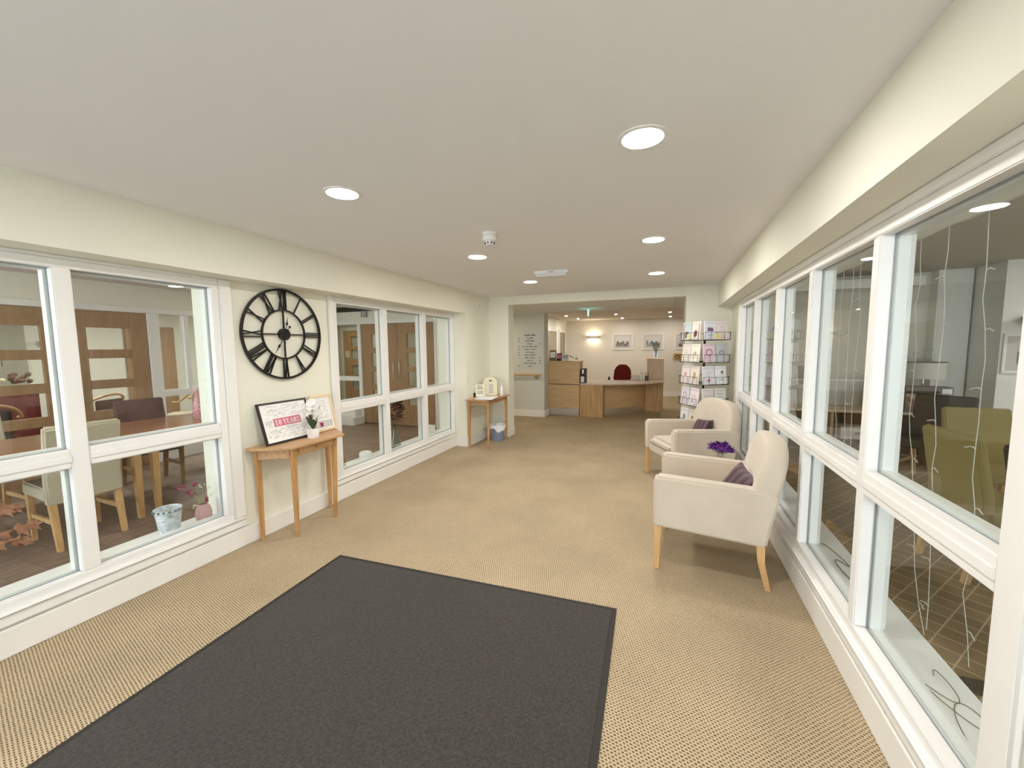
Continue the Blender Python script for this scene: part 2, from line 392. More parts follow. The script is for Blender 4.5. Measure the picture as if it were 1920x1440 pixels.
glazing('window_1', -3.088, -1, [(-0.36, 0.36), (0.435, 1.172), (1.250, 1.985)], XB, -0.47, 2.123, HZ-0.001)
glazing('window_2', -3.088, -1, [(3.17, 3.868), (3.950, 4.678), (4.768, 5.478)], XB, 3.06, 5.512, HZ-0.001, (True, False))
glazing('window_3', 0.812, 1, [(1.385, 2.150), (2.210, 2.980), (3.045, 3.795), (3.870, 4.655), (4.735, 5.490)], XRB, 1.262, 5.64, 2.089)

# mat ----------------------------------------------------------------
mt = thing('entrance_mat', 'large dark grey entrance mat with a rubber border on beige carpet', 'mat', (-1.19, 0.79, 0), R(2.3))
mw, mh = 1.01, 1.49
e_ = MB()
for a in ((-mw, -mh, mw, -mh+0.028), (-mw, mh-0.028, mw, mh), (-mw, -mh+0.028, -mw+0.028, mh-0.028), (mw-0.028, -mh+0.028, mw, mh-0.028)):
    e_.box(a[0], a[1], 0.0, a[2], a[3], 0.006)
e_.build('rubber_border', M_MATEDGE, mt)
B(-mw+0.028, -mh+0.028, 0.0, mw-0.028, mh-0.028, 0.011).build('pile', M_MAT, mt, bevel=0.004)

# ceiling fittings -----------------------------------------------------
def downlight(label, group, m, loc):
    t = thing('downlight', label, 'ceiling light', loc, 0, group)
    n = 40; prof = [(0.082, -0.001), (0.082, -0.006), (0.098, -0.004), (0.100, 0.0)]
    MB().lathe(prof, n=n, cap=False).build('trim_ring', M_WHITE, t, smooth=True)
    MB().cyl((0, 0, -0.005), (0, 0, -0.0015), 0.082, n=n).build('diffuser', m, t)
    return t
DL = [(-1.685, 1.812, 'over the entrance mat on the side of the clock'), (-0.116, 1.812, 'over the entrance mat on the side of the armchairs'),
      (-1.685, 3.503, 'just beyond the smoke detector'), (-0.126, 3.503, 'level with the armchair nearer the mat'), (-1.690, 5.09, 'next to the emergency light box'),
      (-0.14, 5.09, 'in front of the card rack'), (-1.685, 0.12, 'by the entrance doors on the dining room side'), (-0.116, 0.12, 'by the entrance doors on the lounge side')]
dl = downlight('round flush downlight '+DL[0][2], 'corridor downlights', M_DIFF, (DL[0][0], DL[0][1], CE))
for x, y, txt in DL[1:]: copy_tree(dl, (x, y, CE), 0, None, 'round flush downlight '+txt)
sd = thing('smoke_detector', 'white round smoke detector on the corridor ceiling', 'smoke detector', (-1.26, 2.833, CE))
MB().lathe([(0.056, 0), (0.056, -0.018), (0.048, -0.022), (0.048, -0.026)], n=28).build('mounting_base', M_CERAMIC, sd, smooth=True)
MB().lathe([(0.052, -0.026), (0.054, -0.045), (0.050, -0.058), (0.036, -0.064), (0.030, -0.085), (0.012, -0.090)], n=28).build('sensor_head', M_CERAMIC, sd, smooth=True)
sl = MB()
for k in range(8):
    a = k*math.pi/4; sl.cyl((0.034*math.cos(a), 0.034*math.sin(a), -0.071), (0.0355*math.cos(a), 0.0355*math.sin(a), -0.080), 0.006, n=6)
sl.build('vent_slots', M_BLACKPL, sd)
em = thing('emergency_light', 'white oblong emergency light box on the corridor ceiling', 'emergency light', (-1.235, 4.48, CE), R(4))
B(-0.19, -0.06, -0.035, 0.19, 0.06, 0).build('body', M_CERAMIC, em, bevel=0.006)
B(-0.175, -0.05, -0.062, 0.175, 0.05, -0.035).build('diffuser', mat('frosted_cover', C(225, 224, 220), 0.3), em, bevel=0.008)
B(-0.03, -0.0615, -0.024, 0.03, -0.060, -0.012).build('rating_label', M_GREYINK, em)
wb = thing('wall_sensor', 'small white sensor box high on the cream wall beside the window', 'sensor', (XH, 5.965, 2.243))
B(0, -0.03, -0.03, 0.03, 0.03, 0.03).build('housing', M_CERAMIC, wb, bevel=0.006); B(0.0301, -0.012, -0.012, 0.032, 0.012, 0.002).build('lens', M_GREYINK, wb)
ws = thing('light_switch', 'small white switch plate on the wall above the console with the bin', 'switch', (XH, 6.09, 1.11))
B(0, -0.043, -0.043, 0.009, 0.043, 0.043).build('plate', M_CERAMIC, ws, bevel=0.003); B(0.0091, -0.012, -0.02, 0.013, 0.012, 0.02).build('rocker', M_CERAMIC, ws)

# ================================================================== CORRIDOR OBJECTS
# ---- wall clock (local: y right, z up, x out of the wall)
ck = thing('wall_clock', 'large black iron skeleton clock with Roman numerals on the cream wall', 'clock', (XW, 2.555, 1.676))
def ring(r0, r1, x0, x1, n=64):
    m = MB(); vs = []
    for x in (x0, x1):
        for r in (r0, r1):
            vs += [(x, r*math.cos(2*math.pi*i/n), r*math.sin(2*math.pi*i/n)) for i in range(n)]
    fs = []
    for i in range(n):
        j = (i+1) % n
        fs += [(i, j, n+j, n+i), (2*n+i, 3*n+i, 3*n+j, 2*n+j), (n+i, n+j, 3*n+j, 3*n+i), (i, 2*n+i, 2*n+j, j)]
    return m._add(vs, fs)
ring(0.368, 0.384, 0.012, 0.032).build('outer_ring', M_BLACK, ck)
ring(0.200, 0.212, 0.014, 0.030).build('inner_ring', M_BLACK, ck)
def cbar(m, a, w, x0=0.014, x1=0.026):      # a: ((u,v),(u,v)) flat bar
    (u0, v0), (u1, v1) = a; d = Vector((u1-u0, v1-v0)).normalized(); p = Vector((-d.y, d.x))*w/2
    m.prism([(u0+p.x, v0+p.y), (u1+p.x, v1+p.y), (u1-p.x, v1-p.y), (u0-p.x, v0-p.y)], x0, x1, 'x')
NUM = ['I', 'II', 'III', 'IV', 'V', 'VI', 'VII', 'VIII', 'IX', 'X', 'XI', 'XII']
for h, s in enumerate(NUM):
    a = R(30*(h+1)); rad = Vector((math.sin(a), math.cos(a))); tan = Vector((math.cos(a), -math.sin(a)))
    wid = {'I': 0.017, 'V': 0.040, 'X': 0.046}; tot = sum(wid[c] for c in s); t = -tot/2; m = MB()
    for c in s:
        t0, t1 = t, t+wid[c]; mid = (t0+t1)/2; lo, hi = 0.206, 0.374
        P = lambda tt, rr: tuple(rad*rr+tan*tt)
        if c == 'I': cbar(m, (P(mid, lo), P(mid, hi)), 0.009)
        elif c == 'V': cbar(m, (P(mid, lo), P(t0+0.006, hi)), 0.009); cbar(m, (P(mid, lo), P(t1-0.006, hi)), 0.009)
        else: cbar(m, (P(t1-0.007, lo), P(t0+0.007, hi)), 0.009); cbar(m, (P(t0+0.007, lo), P(t1-0.007, hi)), 0.009)
        t = t1
    m.build('numeral', M_BLACK, ck)
for a in (0, 90, 180, 270):
    d = Vector((math.cos(R(a)), math.sin(R(a)))); m = MB(); cbar(m, (tuple(d*0.04), tuple(d*0.203)), 0.010); m.build('spoke', M_BLACK, ck)
MB().cyl((0.004, 0, 0), (0.036, 0, 0), 0.050, n=32).build('hub', M_BLACK, ck)
def hand(ang, L, tail):
    a = R(ang); d = Vector((math.sin(a), math.cos(a))); q = Vector((d.y, -d.x)); m = MB()
    P = lambda l, s: tuple(d*l+q*s)
    m.prism([P(0.0, 0.002), P(L*0.52, 0.002), P(L*0.60, 0.012), P(L*0.72, 0.004), P(L, 0.0), P(L*0.72, -0.004), P(L*0.60, -0.012), P(L*0.52, -0.002), P(0, -0.002)], 0.037, 0.040, 'x')
    cbar(m, (P(-tail, 0), P(0, 0)), 0.004, 0.037, 0.040); c = d*-tail
    m.cyl((0.036, c.x, c.y), (0.041, c.x, c.y), 0.010, n=14)
    return m
hand(11, 0.150, 0.075).build('hour_hand', M_BLACK, ck); hand(214, 0.195, 0.078).build('minute_hand', M_BLACK, ck)

# ---- half-octagon console table
def taper_leg(x, y, top, w0, w1, dx=0.0, dy=0.0):
    a, b = w0/2, w1/2
    return MB().hexa([(x+dx-b, y+dy-b, 0), (x+dx+b, y+dy-b, 0), (x+dx+b, y+dy+b, 0), (x+dx-b, y+dy+b, 0)],
                     [(x-a, y-a, top), (x+a, y-a, top), (x+a, y+a, top), (x-a, y+a, top)])
ct = thing('console_table', 'oak half-octagon console table with one drawer under the clock', 'table', (-3.078, 2.575, 0))
TOPZ = 0.775
MB().prism([(0, -0.43), (0.075, -0.43), (0.335, -0.265), (0.335, 0.265), (0.075, 0.43), (0, 0.43)], TOPZ-0.020, TOPZ).build('table_top', M_OAKH, ct, bevel=0.004)
for (x, y, dx, dy) in ((0.032, -0.355, 0, 0.0), (0.255, -0.215, -0.012, 0.008), (0.255, 0.215, -0.012, -0.008), (0.032, 0.355, 0, 0)):
    taper_leg(x, y, TOPZ-0.02, 0.042, 0.026, dx, dy).build('leg', M_OAK, ct, bevel=0.003)
ap = MB()
ap.box(0.010, -0.334, TOPZ-0.105, 0.028, 0.334, TOPZ-0.02)
for s in (-1, 1):
    p = [(0.045, s*0.372), (0.240, s*0.240), (0.228, s*0.224), (0.033, s*0.356)]
    ap.prism(p if s < 0 else p[::-1], TOPZ-0.105, TOPZ-0.021)
ap.build('apron', M_OAKH, ct)
B(0.246, -0.194, TOPZ-0.100, 0.264, 0.194, TOPZ-0.022).build('front_rail', M_OAKH, ct)
dw = B(0.2645, -0.175, TOPZ-0.092, 0.272, 0.175, TOPZ-0.030).build('drawer', M_OAKH, ct, bevel=0.002)
MB().lathe([(0.004, 0), (0.004, 0.008), (0.010, 0.012), (0.009, 0.018), (0.003, 0.020)], n=14).build('knob', M_BRASS, dw, smooth=True, loc=(0.272, 0, TOPZ-0.061), rot=(0, R(90), 0))

# ---- serif lettering as flat mesh (drawn from strokes)
def serif_text(txt, h):
    """returns MB with letters in (u,v) plane -> (0,u,v), total width"""
    m = MB(); u = 0.0; T = 0.17*h; t = 0.07*h; S = 0.06*h
    def poly(p): m.prism([(u+a, b) for a, b in p], 0, 0.0006, 'x')
    def bar(a, b, w_): 
        d = Vector((b[0]-a[0], b[1]-a[1])).normalized(); q = Vector((-d.y, d.x))*w_/2
        poly([(a[0]+q.x, a[1]+q.y), (b[0]+q.x, b[1]+q.y), (b[0]-q.x, b[1]-q.y), (a[0]-q.x, a[1]-q.y)])
    def arc(cx, cy, rx, ry, a0, a1, w0, n=10):
        for k in range(n):
            p = []
            for q, s in ((k, 1), (k+1, 1), (k+1, -1), (k, -1)):
                a = R(a0+(a1-a0)*q/n); ww = w0*(0.45+0.55*abs(math.cos(a)))/2*s
                p.append((cx+(rx+ww)*math.cos(a), cy+(ry+ww)*math.sin(a)))
            poly(p)
    for c in txt:
        if c == ' ': u += 0.35*h; continue
        if c == '1':
            bar((0.25*h, 0), (0.25*h, h), T); bar((0.08*h, S/2), (0.42*h, S/2), S); bar((0.08*h, 0.82*h), (0.22*h, 0.95*h), t); W = 0.66
        elif c == '0': arc(0.3*h, 0.5*h, 0.2*h, 0.44*h, 0, 360, T, 18); W = 0.62
        elif c == 'Y':
            bar((0.38*h, 0), (0.38*h, 0.5*h), T); bar((0.08*h, 0.98*h), (0.38*h, 0.46*h), T*0.9); bar((0.66*h, 0.98*h), (0.40*h, 0.46*h), t)
            bar((0.22*h, S/2), (0.54*h, S/2), S); bar((0, h-S/2), (0.26*h, h-S/2), S); bar((0.54*h, h-S/2), (0.76*h, h-S/2), S); W = 0.78
        elif c == 'E':
            bar((0.18*h, 0), (0.18*h, h), T); bar((0.04*h, S/2), (0.62*h, S/2), S*1.1); bar((0.04*h, h-S/2), (0.60*h, h-S/2), S*1.1); bar((0.2*h, 0.52*h), (0.48*h, 0.52*h), S*1.1)
            bar((0.60*h, 0), (0.60*h, 0.26*h), S); bar((0.58*h, 0.76*h), (0.58*h, h), S); bar((0.48*h, 0.40*h), (0.48*h, 0.64*h), S); W = 0.70
        elif c == 'A':
            bar((0.10*h, 0), (0.38*h, h), t); bar((0.38*h, h), (0.66*h, 0), T); bar((0.2*h, 0.32*h), (0.56*h, 0.32*h), S)
            bar((0, S/2), (0.22*h, S/2), S); bar((0.52*h, S/2), (0.80*h, S/2), S); W = 0.82
        elif c == 'R':
            bar((0.18*h, 0), (0.18*h, h), T); bar((0.04*h, S/2), (0.34*h, S/2), S); bar((0.04*h, h-S/2), (0.36*h, h-S/2), S); bar((0.2*h, 0.50*h), (0.38*h, 0.50*h), S)
            arc(0.36*h, 0.745*h, 0.18*h, 0.22*h, -90, 90, T, 10); bar((0.40*h, 0.50*h), (0.64*h, 0.03*h), T); bar((0.60*h, S/2), (0.76*h, S/2), S); W = 0.78
        else:
            arc(0.28*h, 0.74*h, 0.16*h, 0.21*h, 30, 270, T*0.9, 12); arc(0.28*h, 0.27*h, 0.18*h, 0.23*h, 90, -150, T*0.9, 12); bar((0.47*h, 0.76*h), (0.47*h, h), S); bar((0.08*h, 0), (0.08*h, 0.25*h), S); W = 0.58
        u += W*h
    return m, u

# ---- two frames leaning on the console (local: y right, z up along the frame, x out)
def leaning(name, label, y, w_, h_, fw, fm, lean, xoff):
    t = thing(name, label, 'picture frame', (-3.078+xoff, y, TOPZ+0.004), 0)
    t.rotation_euler = (0, -lean, 0)
    fr = MB()
    for a in ((-w_/2, 0, w_/2, fw), (-w_/2, h_-fw, w_/2, h_), (-w_/2, fw, -w_/2+fw, h_-fw), (w_/2-fw, fw, w_/2, h_-fw)):
        fr.box(-0.012, a[0], a[1], 0.012, a[2], a[3])
    fr.build('frame', fm, t, bevel=0.002)
    B(-0.010, -w_/2+fw, fw, 0.002, w_/2-fw, h_-fw).build('print_sheet', M_PAPER, t)
    return t
f1 = leaning('framed_poster', 'black-framed poster of signatures with a pink 10 YEARS banner on the oak console', 2.475, 0.47, 0.345, 0.014, M_BLACKPL, R(17), 0.118)
rg = random.Random(3); m = MB()
for k in range(300):
    y, z = rg.uniform(-0.205, 0.19), rg.uniform(0.03, 0.31)
    if abs(y-0.01) < 0.16 and 0.125 < z < 0.215: continue
    L = rg.uniform(0.012, 0.045); n = 5
    pts = [(y+L*i/n, z+rg.uniform(-0.004, 0.004)+0.006*i/n) for i in range(n+1)]
    for p, q in zip(pts, pts[1:]): m.prism([(p[0], p[1]), (q[0], q[1]), (q[0], q[1]+0.0022), (p[0], p[1]+0.0022)], 0.0021, 0.0024, 'x')
tag(m.build('signatures', M_GREYINK, f1), kind='stuff')
B(0.0021, -0.125, 0.138, 0.0028, 0.135, 0.205).build('banner', M_PINK, f1)
m, tw = serif_text('10 YEARS', 0.044); o = m.build('lettering', M_PAPER, f1); o.location = (0.0029, 0.005-tw/2, 0.149)
f2 = leaning('framed_certificate', 'pale wood framed certificate with a magenta stamp leaning behind the orchid', 2.885, 0.245, 0.345, 0.022, mat('blond_frame', C(238, 214, 180), 0.45), R(13), 0.085)
B(0.0021, -0.085, 0.035, 0.0026, 0.085, 0.31).build('backing_mount', mat('mount_grey', C(206, 206, 204), 0.8), f2)
B(0.0027, -0.080, 0.10, 0.0032, 0.080, 0.305).build('certificate_sheet', M_PAPER, f2)
B(0.0033, -0.065, 0.045, 0.0038, -0.030, 0.085).build('stamp', M_MAGENTA, f2)
m = MB()
for k in range(9):
    z = 0.285-0.02*k; l = 0.06*rg.uniform(0.6, 1)
    m.box(0.0033, -l, z, 0.0036, l, z+0.004)
m.build('text_lines', M_GREYINK, f2)

# ---- orchid in hexagonal pot
op = thing('potted_orchid', 'white orchid in a white hexagonal pot on the oak console', 'plant', (-2.885, 2.625, TOPZ))
MB().lathe([(0.048, 0), (0.062, 0.085), (0.055, 0.085), (0.050, 0.070)], n=6).build('pot', M_CERAMIC, op, rot=(0, 0, R(12)))
lf = MB()
def leaf(m, c, ang, L, W, lift, droop=0.0, n=6):
    d = Vector((math.cos(ang), math.sin(ang), 0)); q = Vector((-d.y, d.x, 0)); up = []; dn = []
    for k in range(n+1):
        s = k/n; w_ = W*math.sin(math.pi*min(1, s*0.93+0.05))**0.8; p = Vector(c)+d*(L*s)+Vector((0, 0, lift*s-droop*s*s))
        up.append((p+q*w_/2, p+Vector((0, 0, -0.15*w_)), p-q*w_/2))
    vs = [v for t3 in up for v in t3]; fs = []
    for k in range(n):
        a = 3*k; fs += [(a, a+1, a+4, a+3), (a+1, a+2, a+5, a+4)]
    m._add(vs, fs)
for a, L, lift in ((R(200), 0.06, 0.12), (R(-35), 0.07, 0.10), (R(100), 0.06, 0.12), (R(-90), 0.055, 0.125), (R(40), 0.05, 0.13)):
    m = MB(); leaf(m, (0, 0, 0.072), a, L, 0.042, lift); m.build('leaf', M_LEAF, op, smooth=True)
m = MB(); st = []
for path in ([(0, 0, 0.07), (-0.01, -0.01, 0.16), (-0.012, -0.03, 0.26), (0.0, -0.02, 0.315)], [(0.0, 0.01, 0.07), (0.01, 0.03, 0.15), (0.02, 0.05, 0.24), (0.03, 0.06, 0.275)]):
    m.tube(path, 0.0025, 6); st.append(path)
m.build('stem', mat('orchid_stem', C(120, 126, 72), 0.5), op)
def flower(c, r, face):
    m = MB(); z = Vector(face).normalized(); a = z.orthogonal().normalized(); b = z.cross(a)
    for k in range(5):
        t = 2*math.pi*k/5; d = a*math.cos(t)+b*math.sin(t); q = z.cross(d); c0 = Vector(c)
        vs = [c0, c0+d*r*0.55+q*r*0.42+z*0.004, c0+d*r*1.05+z*0.010, c0+d*r*0.55-q*r*0.42+z*0.004]
        m._add(vs, [(0, 1, 2, 3)])
    m.ball(tuple(Vector(c)+z*0.004), r*0.16, 6)
    return m
for k in range(28):
    s = random.random(); up = k < 17
    c = ((random.uniform(-0.02, 0.03), -0.02+random.uniform(-0.045, 0.035), 0.225+0.105*s) if up else (0.02+random.uniform(-0.02, 0.02), 0.055+random.uniform(-0.035, 0.035), 0.165+0.11*s))
    flower(c, random.uniform(0.030, 0.040), (1, random.uniform(-0.8, 0.3), random.uniform(-0.2, 0.4))).build('blossom', M_PETAL, op, recalc=False)

# ---- second console by the opening
c2 = thing('console_table', 'slim oak console table with tapered legs by the wide opening', 'table', (-2.862, 5.86, 0))
T2 = 0.762
MB().prism([(0, -0.44), (0.30, -0.44), (0.415, -0.36), (0.415, 0.42), (0, 0.42)], T2-0.018, T2).build('table_top', M_OAKH, c2, bevel=0.003)
for x, y in ((0.035, -0.36), (0.355, -0.36), (0.355, 0.36), (0.035, 0.36)):
    taper_leg(x, y, T2-0.018, 0.040, 0.026).build('leg', M_OAK, c2, bevel=0.003)
m = MB(); m.box(0.028, -0.34, T2-0.085, 0.042, 0.34, T2-0.018); m.box(0.346, -0.34, T2-0.085, 0.362, 0.34, T2-0.018); m.box(0.055, -0.368, T2-0.085, 0.335, -0.352, T2-0.018); m.box(0.055, 0.352, T2-0.085, 0.335, 0.368, T2-0.018)
m.build('apron', M_OAKH, c2)
vb = thing('visitor_book', 'open white visitor book with a black cover on the slim console', 'book', (-2.60, 5.66, T2), R(8))
B(-0.15, -0.23, 0, 0.15, 0.23, 0.006).build('cover', M_BLACKPL, vb, bevel=0.001)
for s in (-1, 1):
    MB().prism([(s*0.003, 0.007), (s*0.06, 0.016), (s*0.12, 0.013), (s*0.215, 0.009), (s*0.215, 0.0062), (s*0.003, 0.0062)][::s], -0.14, 0.14, 'x').build('page_block', M_PAPER, vb)
m = MB()
for k in range(7): m.box(-0.10+0.03*k, -0.19, 0.0166, -0.098+0.03*k, -0.04, 0.0169)
m.build('ruled_lines', M_GREYINK, vb)
ds = thing('sign_stand', 'small cream notice card leaning on a black stand on the slim console', 'notice', (-2.785, 5.82, T2), R(37))
MB().hexa([(-0.075, -0.004, 0), (0.075, -0.004, 0), (0.075, 0.004, 0), (-0.075, 0.004, 0)], [(-0.075, 0.066, 0.19), (0.075, 0.066, 0.19), (0.075, 0.074, 0.19), (-0.075, 0.074, 0.19)]).build('card', mat('cream_card', C(240, 234, 216), 0.7), ds)
m = MB()
for k in range(8):
    s = 0.88-0.09*k; y = -0.0052+0.07*s; z = 0.19*s
    if k == 4: continue
    l = 0.055*random.uniform(0.6, 1); m.hexa([(-l, y, z), (l, y, z), (l, y+0.001, z), (-l, y+0.001, z)], [(-l, y+0.002, z+0.006), (l, y+0.002, z+0.006), (l, y+0.003, z+0.006), (-l, y+0.003, z+0.006)])
m.build('text_lines', M_INK, ds)
B(-0.115, 0.0, 0, -0.078, 0.06, 0.065).build('stand_block', M_BLACKPL, ds, bevel=0.004)
dp = thing('hand_dryer_case', 'cream rounded dispenser case with a grey slot on the slim console', 'dispenser', (-2.70, 6.02, T2), R(20))
pts = [(-0.115, 0), (0.115, 0), (0.115, 0.20)]+[(0.115*math.cos(R(a)), 0.20+0.115*math.sin(R(a))) for a in range(15, 180, 15)]+[(-0.115, 0.20)]
MB().prism(pts, -0.055, 0.055, 'y').build('case', mat('cream_plastic', C(236, 228, 196), 0.4), dp, bevel=0.008)
m = MB(); m.box(-0.015, -0.0575, 0.24, 0.03, -0.0552, 0.258); m.build('slot', M_INK, dp)
m = MB()
for k in range(6): m.box(-0.02, -0.0572, 0.05+0.026*k, 0.05, -0.0552, 0.062+0.026*k)
m.build('instruction_lines', M_GREYINK, dp)
sb = thing('sanitiser_bottle', 'white pump bottle on the slim oak console', 'bottle', (-2.545, 6.12, T2))
MB().lathe([(0.032, 0), (0.034, 0.01), (0.034, 0.12), (0.028, 0.140), (0.012, 0.150)], n=18).build('bottle_body', M_CERAMIC, sb, smooth=True)
m = MB(); m.cyl((0, 0, 0.150), (0, 0, 0.185), 0.007, n=10); m.box(-0.010, -0.032, 0.185, 0.010, 0.010, 0.194); m.build('pump', M_CERAMIC, sb)
bn = thing('waste_bin', 'blue-grey waste bin with a white liner under the slim console', 'bin', (-2.625, 6.12, 0))
MB().lathe([(0.098, 0.0), (0.105, 0.01), (0.128, 0.235), (0.132, 0.24), (0.132, 0.25), (0.122, 0.25), (0.118, 0.235), (0.098, 0.015), (0.001, 0.012)], n=30).build('bucket', mat('grey_bin', C(150, 160, 182), 0.45), bn, smooth=True)
m = MB(); n = 36; vs = []
for k, (r, z) in enumerate(((0.098, 0.12), (0.117, 0.262), (0.138, 0.268), (0.142, 0.19))):
    for i in range(n):
        t = 2*math.pi*i/n; zz = z+(0.03*math.sin(3*t+1)+0.015*math.sin(7*t) if k == 3 else 0.008*math.sin(5*t))
        vs.append((r*math.cos(t)*(1+0.015*math.sin(9*t)), r*math.sin(t)*(1+0.015*math.sin(9*t)), zz))
m._add(vs, [(k*n+i, k*n+(i+1) % n, (k+1)*n+(i+1) % n, (k+1)*n+i) for k in range(3) for i in range(n)])
m.build('liner', mat('white_liner', C(236, 236, 238), 0.35), bn, smooth=True, recalc=False)

# ---- armchairs (local: sits facing -x, origin at the middle of the footprint)
def cushion_mesh(w_, h_, t_, n=14):
    m = MB(); vs = []; fs = []
    for sgn in (1, -1):
        for i in range(n+1):
            for j in range(n+1):
                u = -1+2*i/n; v = -1+2*j/n
                th = (1-u**4)**0.5*(1-v**4)**0.5; pin = 1-0.10*(1-abs(u)**2)*abs(v)**3; pin2 = 1-0.10*(1-abs(v)**2)*abs(u)**3
                vs.append((u*w_/2*pin2, sgn*t_/2*th, v*h_/2*pin))
        o = 0 if sgn == 1 else (n+1)**2
        for i in range(n):
            for j in range(n):
                a = o+i*(n+1)+j; q = (a, a+1, a+n+2, a+n+1); fs.append(q if sgn == 1 else q[::-1])
    m._add(vs, fs); return m
def armchair(label, loc, rz):
    t = thing('armchair', label, 'armchair', loc, rz)
    # arms: side panels, slightly flared rear edge
    for s in (-1, 1):
        y0, y1 = (s*0.265, s*0.375) if s > 0 else (s*0.375, s*0.265)
        pts = [(-0.345, 0.315), (0.325, 0.285), (0.345, 0.42), (0.385, 0.60), (0.330, 0.645), (-0.335, 0.665), (-0.352, 0.64)]
        m = MB().prism(pts, y0, y1, 'y')
        m.build('arm', M_CREAMF, t, bevel=0.022, seg=4)
    B(-0.335, -0.268, 0.30, 0.30, 0.268, 0.385).build('seat_base', M_CREAMF, t, bevel=0.012, seg=3)
    B(-0.345, -0.264, 0.375, 0.27, 0.264, 0.485).build('seat_cushion', M_CREAMF, t, bevel=0.04, seg=5)
    # arched, softly domed backrest
    m = MB(); nu, nv = 28, 10; W = 0.365; vs = []
    for j in range(nv+1):
        ph = -math.pi/2+math.pi*j/nv                     # through the thickness
        cs, sn = abs(math.cos(ph))**0.45, math.sin(ph)
        for i in range(nu):
            a = 2*math.pi*i/nu; ca, sa = math.cos(a), math.sin(a)
            ex = 0.52 if sa > 0 else 0.3
            u = W*math.copysign(abs(ca)**0.72, ca); v = (0.31*abs(sa)**0.62) if sa > 0 else -0.27*abs(sa)**0.35
            if sa < 0: u *= 1-0.16*abs(sa)
            bul = 0.072*math.copysign(abs(sn)**0.7, sn)
            vs.append((bul, u*(0.80+0.20*cs) if cs > 0 else u*0.8, v*(0.80+0.20*cs)))
    fs = [(j*nu+i, j*nu+(i+1) % nu, (j+1)*nu+(i+1) % nu, (j+1)*nu+i) for j in range(nv) for i in range(nu)]
    fs += [tuple(range(nu-1, -1, -1)), tuple(range(nv*nu, (nv+1)*nu))]
    m._add(vs, fs).build('backrest', M_CREAMF, t, smooth=True, loc=(0.318, 0, 0.640), rot=(0, R(12), 0))
    for s in (-1, 1):
        y = s*0.335; m = MB()
        m.hexa([(-0.337, y-0.017, 0), (-0.305, y-0.017, 0), (-0.305, y+0.017, 0), (-0.337, y+0.017, 0)], [(-0.342, y-0.024, 0.33), (-0.292, y-0.024, 0.33), (-0.292, y+0.024, 0.33), (-0.342, y+0.024, 0.33)])
        m.build('leg', M_PALEWOOD, t, bevel=0.003)
        m = MB()
        m.hexa([(0.330, y-0.016, 0), (0.362, y-0.016, 0), (0.362, y+0.016, 0), (0.330, y+0.016, 0)], [(0.282, y-0.022, 0.18), (0.322, y-0.022, 0.18), (0.322, y+0.022, 0.18), (0.282, y+0.022, 0.18)])
        m.hexa([(0.282, y-0.022, 0.18), (0.322, y-0.022, 0.18), (0.322, y+0.022, 0.18), (0.282, y+0.022, 0.18)], [(0.268, y-0.024, 0.31), (0.318, y-0.024, 0.31), (0.318, y+0.024, 0.31), (0.268, y+0.024, 0.31)])
        m.build('leg', M_PALEWOOD, t, bevel=0.002)
    return t
armchair('cream velour armchair with pale legs nearer the dark entrance mat', (0.31, 3.20, 0), R(-4))
armchair('cream velour armchair standing beside the greeting card rack', (0.245, 4.97, 0), R(27))
def throw(label, loc, rot, w_=0.27):
    t = thing('throw_cushion', label, 'cushion', loc); t.rotation_euler = rot
    cushion_mesh(w_, w_, 0.10).build('cover', M_STRIPE, t, smooth=True)
    m = MB(); c = Vector((w_*0.46, 0, -w_*0.47))
    m.ball(tuple(c), 0.009, 8); m.cyl(tuple(c), tuple(c+Vector((0.012, -0.01, -0.035))), 0.004, 0.011, n=8); m.build('tassel', M_PETAL, t)
    return t
throw('plum striped cushion with a pale tassel in the armchair nearer the mat', (0.475, 3.05, 0.590), (R(-30), R(14), R(-72)))
throw('plum striped cushion with a pale tassel in the armchair beside the card rack', (0.385, 5.03, 0.590), (R(-30), R(-6), R(-58)))

# ---- side table between the armchairs with flowers
tb = thing('side_table', 'small low side table between the two cream armchairs', 'table', (0.50, 4.12, 0))
MB().lathe([(0.20, 0.44), (0.21, 0.445), (0.21, 0.458), (0.20, 0.463)], n=32).build('table_top', M_OAKH, tb, smooth=True)
MB().cyl((0, 0, 0.02), (0, 0, 0.44), 0.022, n=14).build('pedestal', M_OAK, tb, smooth=True)
MB().lathe([(0.15, 0), (0.15, 0.012), (0.03, 0.03)], n=28).build('foot', M_OAK, tb, smooth=True)
fv = thing('flower_vase', 'small glass vase of purple flowers between the cream armchairs', 'vase', (0.485, 4.12, 0.463))
MB().lathe([(0.032, 0), (0.045, 0.02), (0.040, 0.06), (0.034, 0.085), (0.031, 0.085), (0.036, 0.06), (0.040, 0.022), (0.001, 0.008)], n=20).build('glass', M_DGLASS, fv, smooth=True)
M_PURP = mat('purple_petal', C(118, 52, 150), 0.6, var=0.4, vscale=40)
for cx, cy, cz, r in ((-0.065, -0.01, 0.145, 0.055), (0.01, -0.03, 0.135, 0.062), (0.075, 0.0, 0.12, 0.052), (-0.02, 0.04, 0.15, 0.05), (0.04, 0.03, 0.155, 0.048)):
    m = MB()
    for k in range(90):
        a = random.uniform(0, 6.28); e = random.uniform(-0.5, 1.5); d = Vector((math.cos(a)*math.cos(e), math.sin(a)*math.cos(e), math.sin(e)))
        p = Vector((cx, cy, cz)); s = d.orthogonal().normalized()*0.009
        m._add([p+d*r*0.3-s, p+d*r*0.3+s, p+d*r*random.uniform(0.8, 1.15)], [(0, 1, 2)])
    m.ball((cx, cy, cz), r*0.45, 8)
    m.build('bloom', M_PURP, fv, recalc=False)
m = MB()
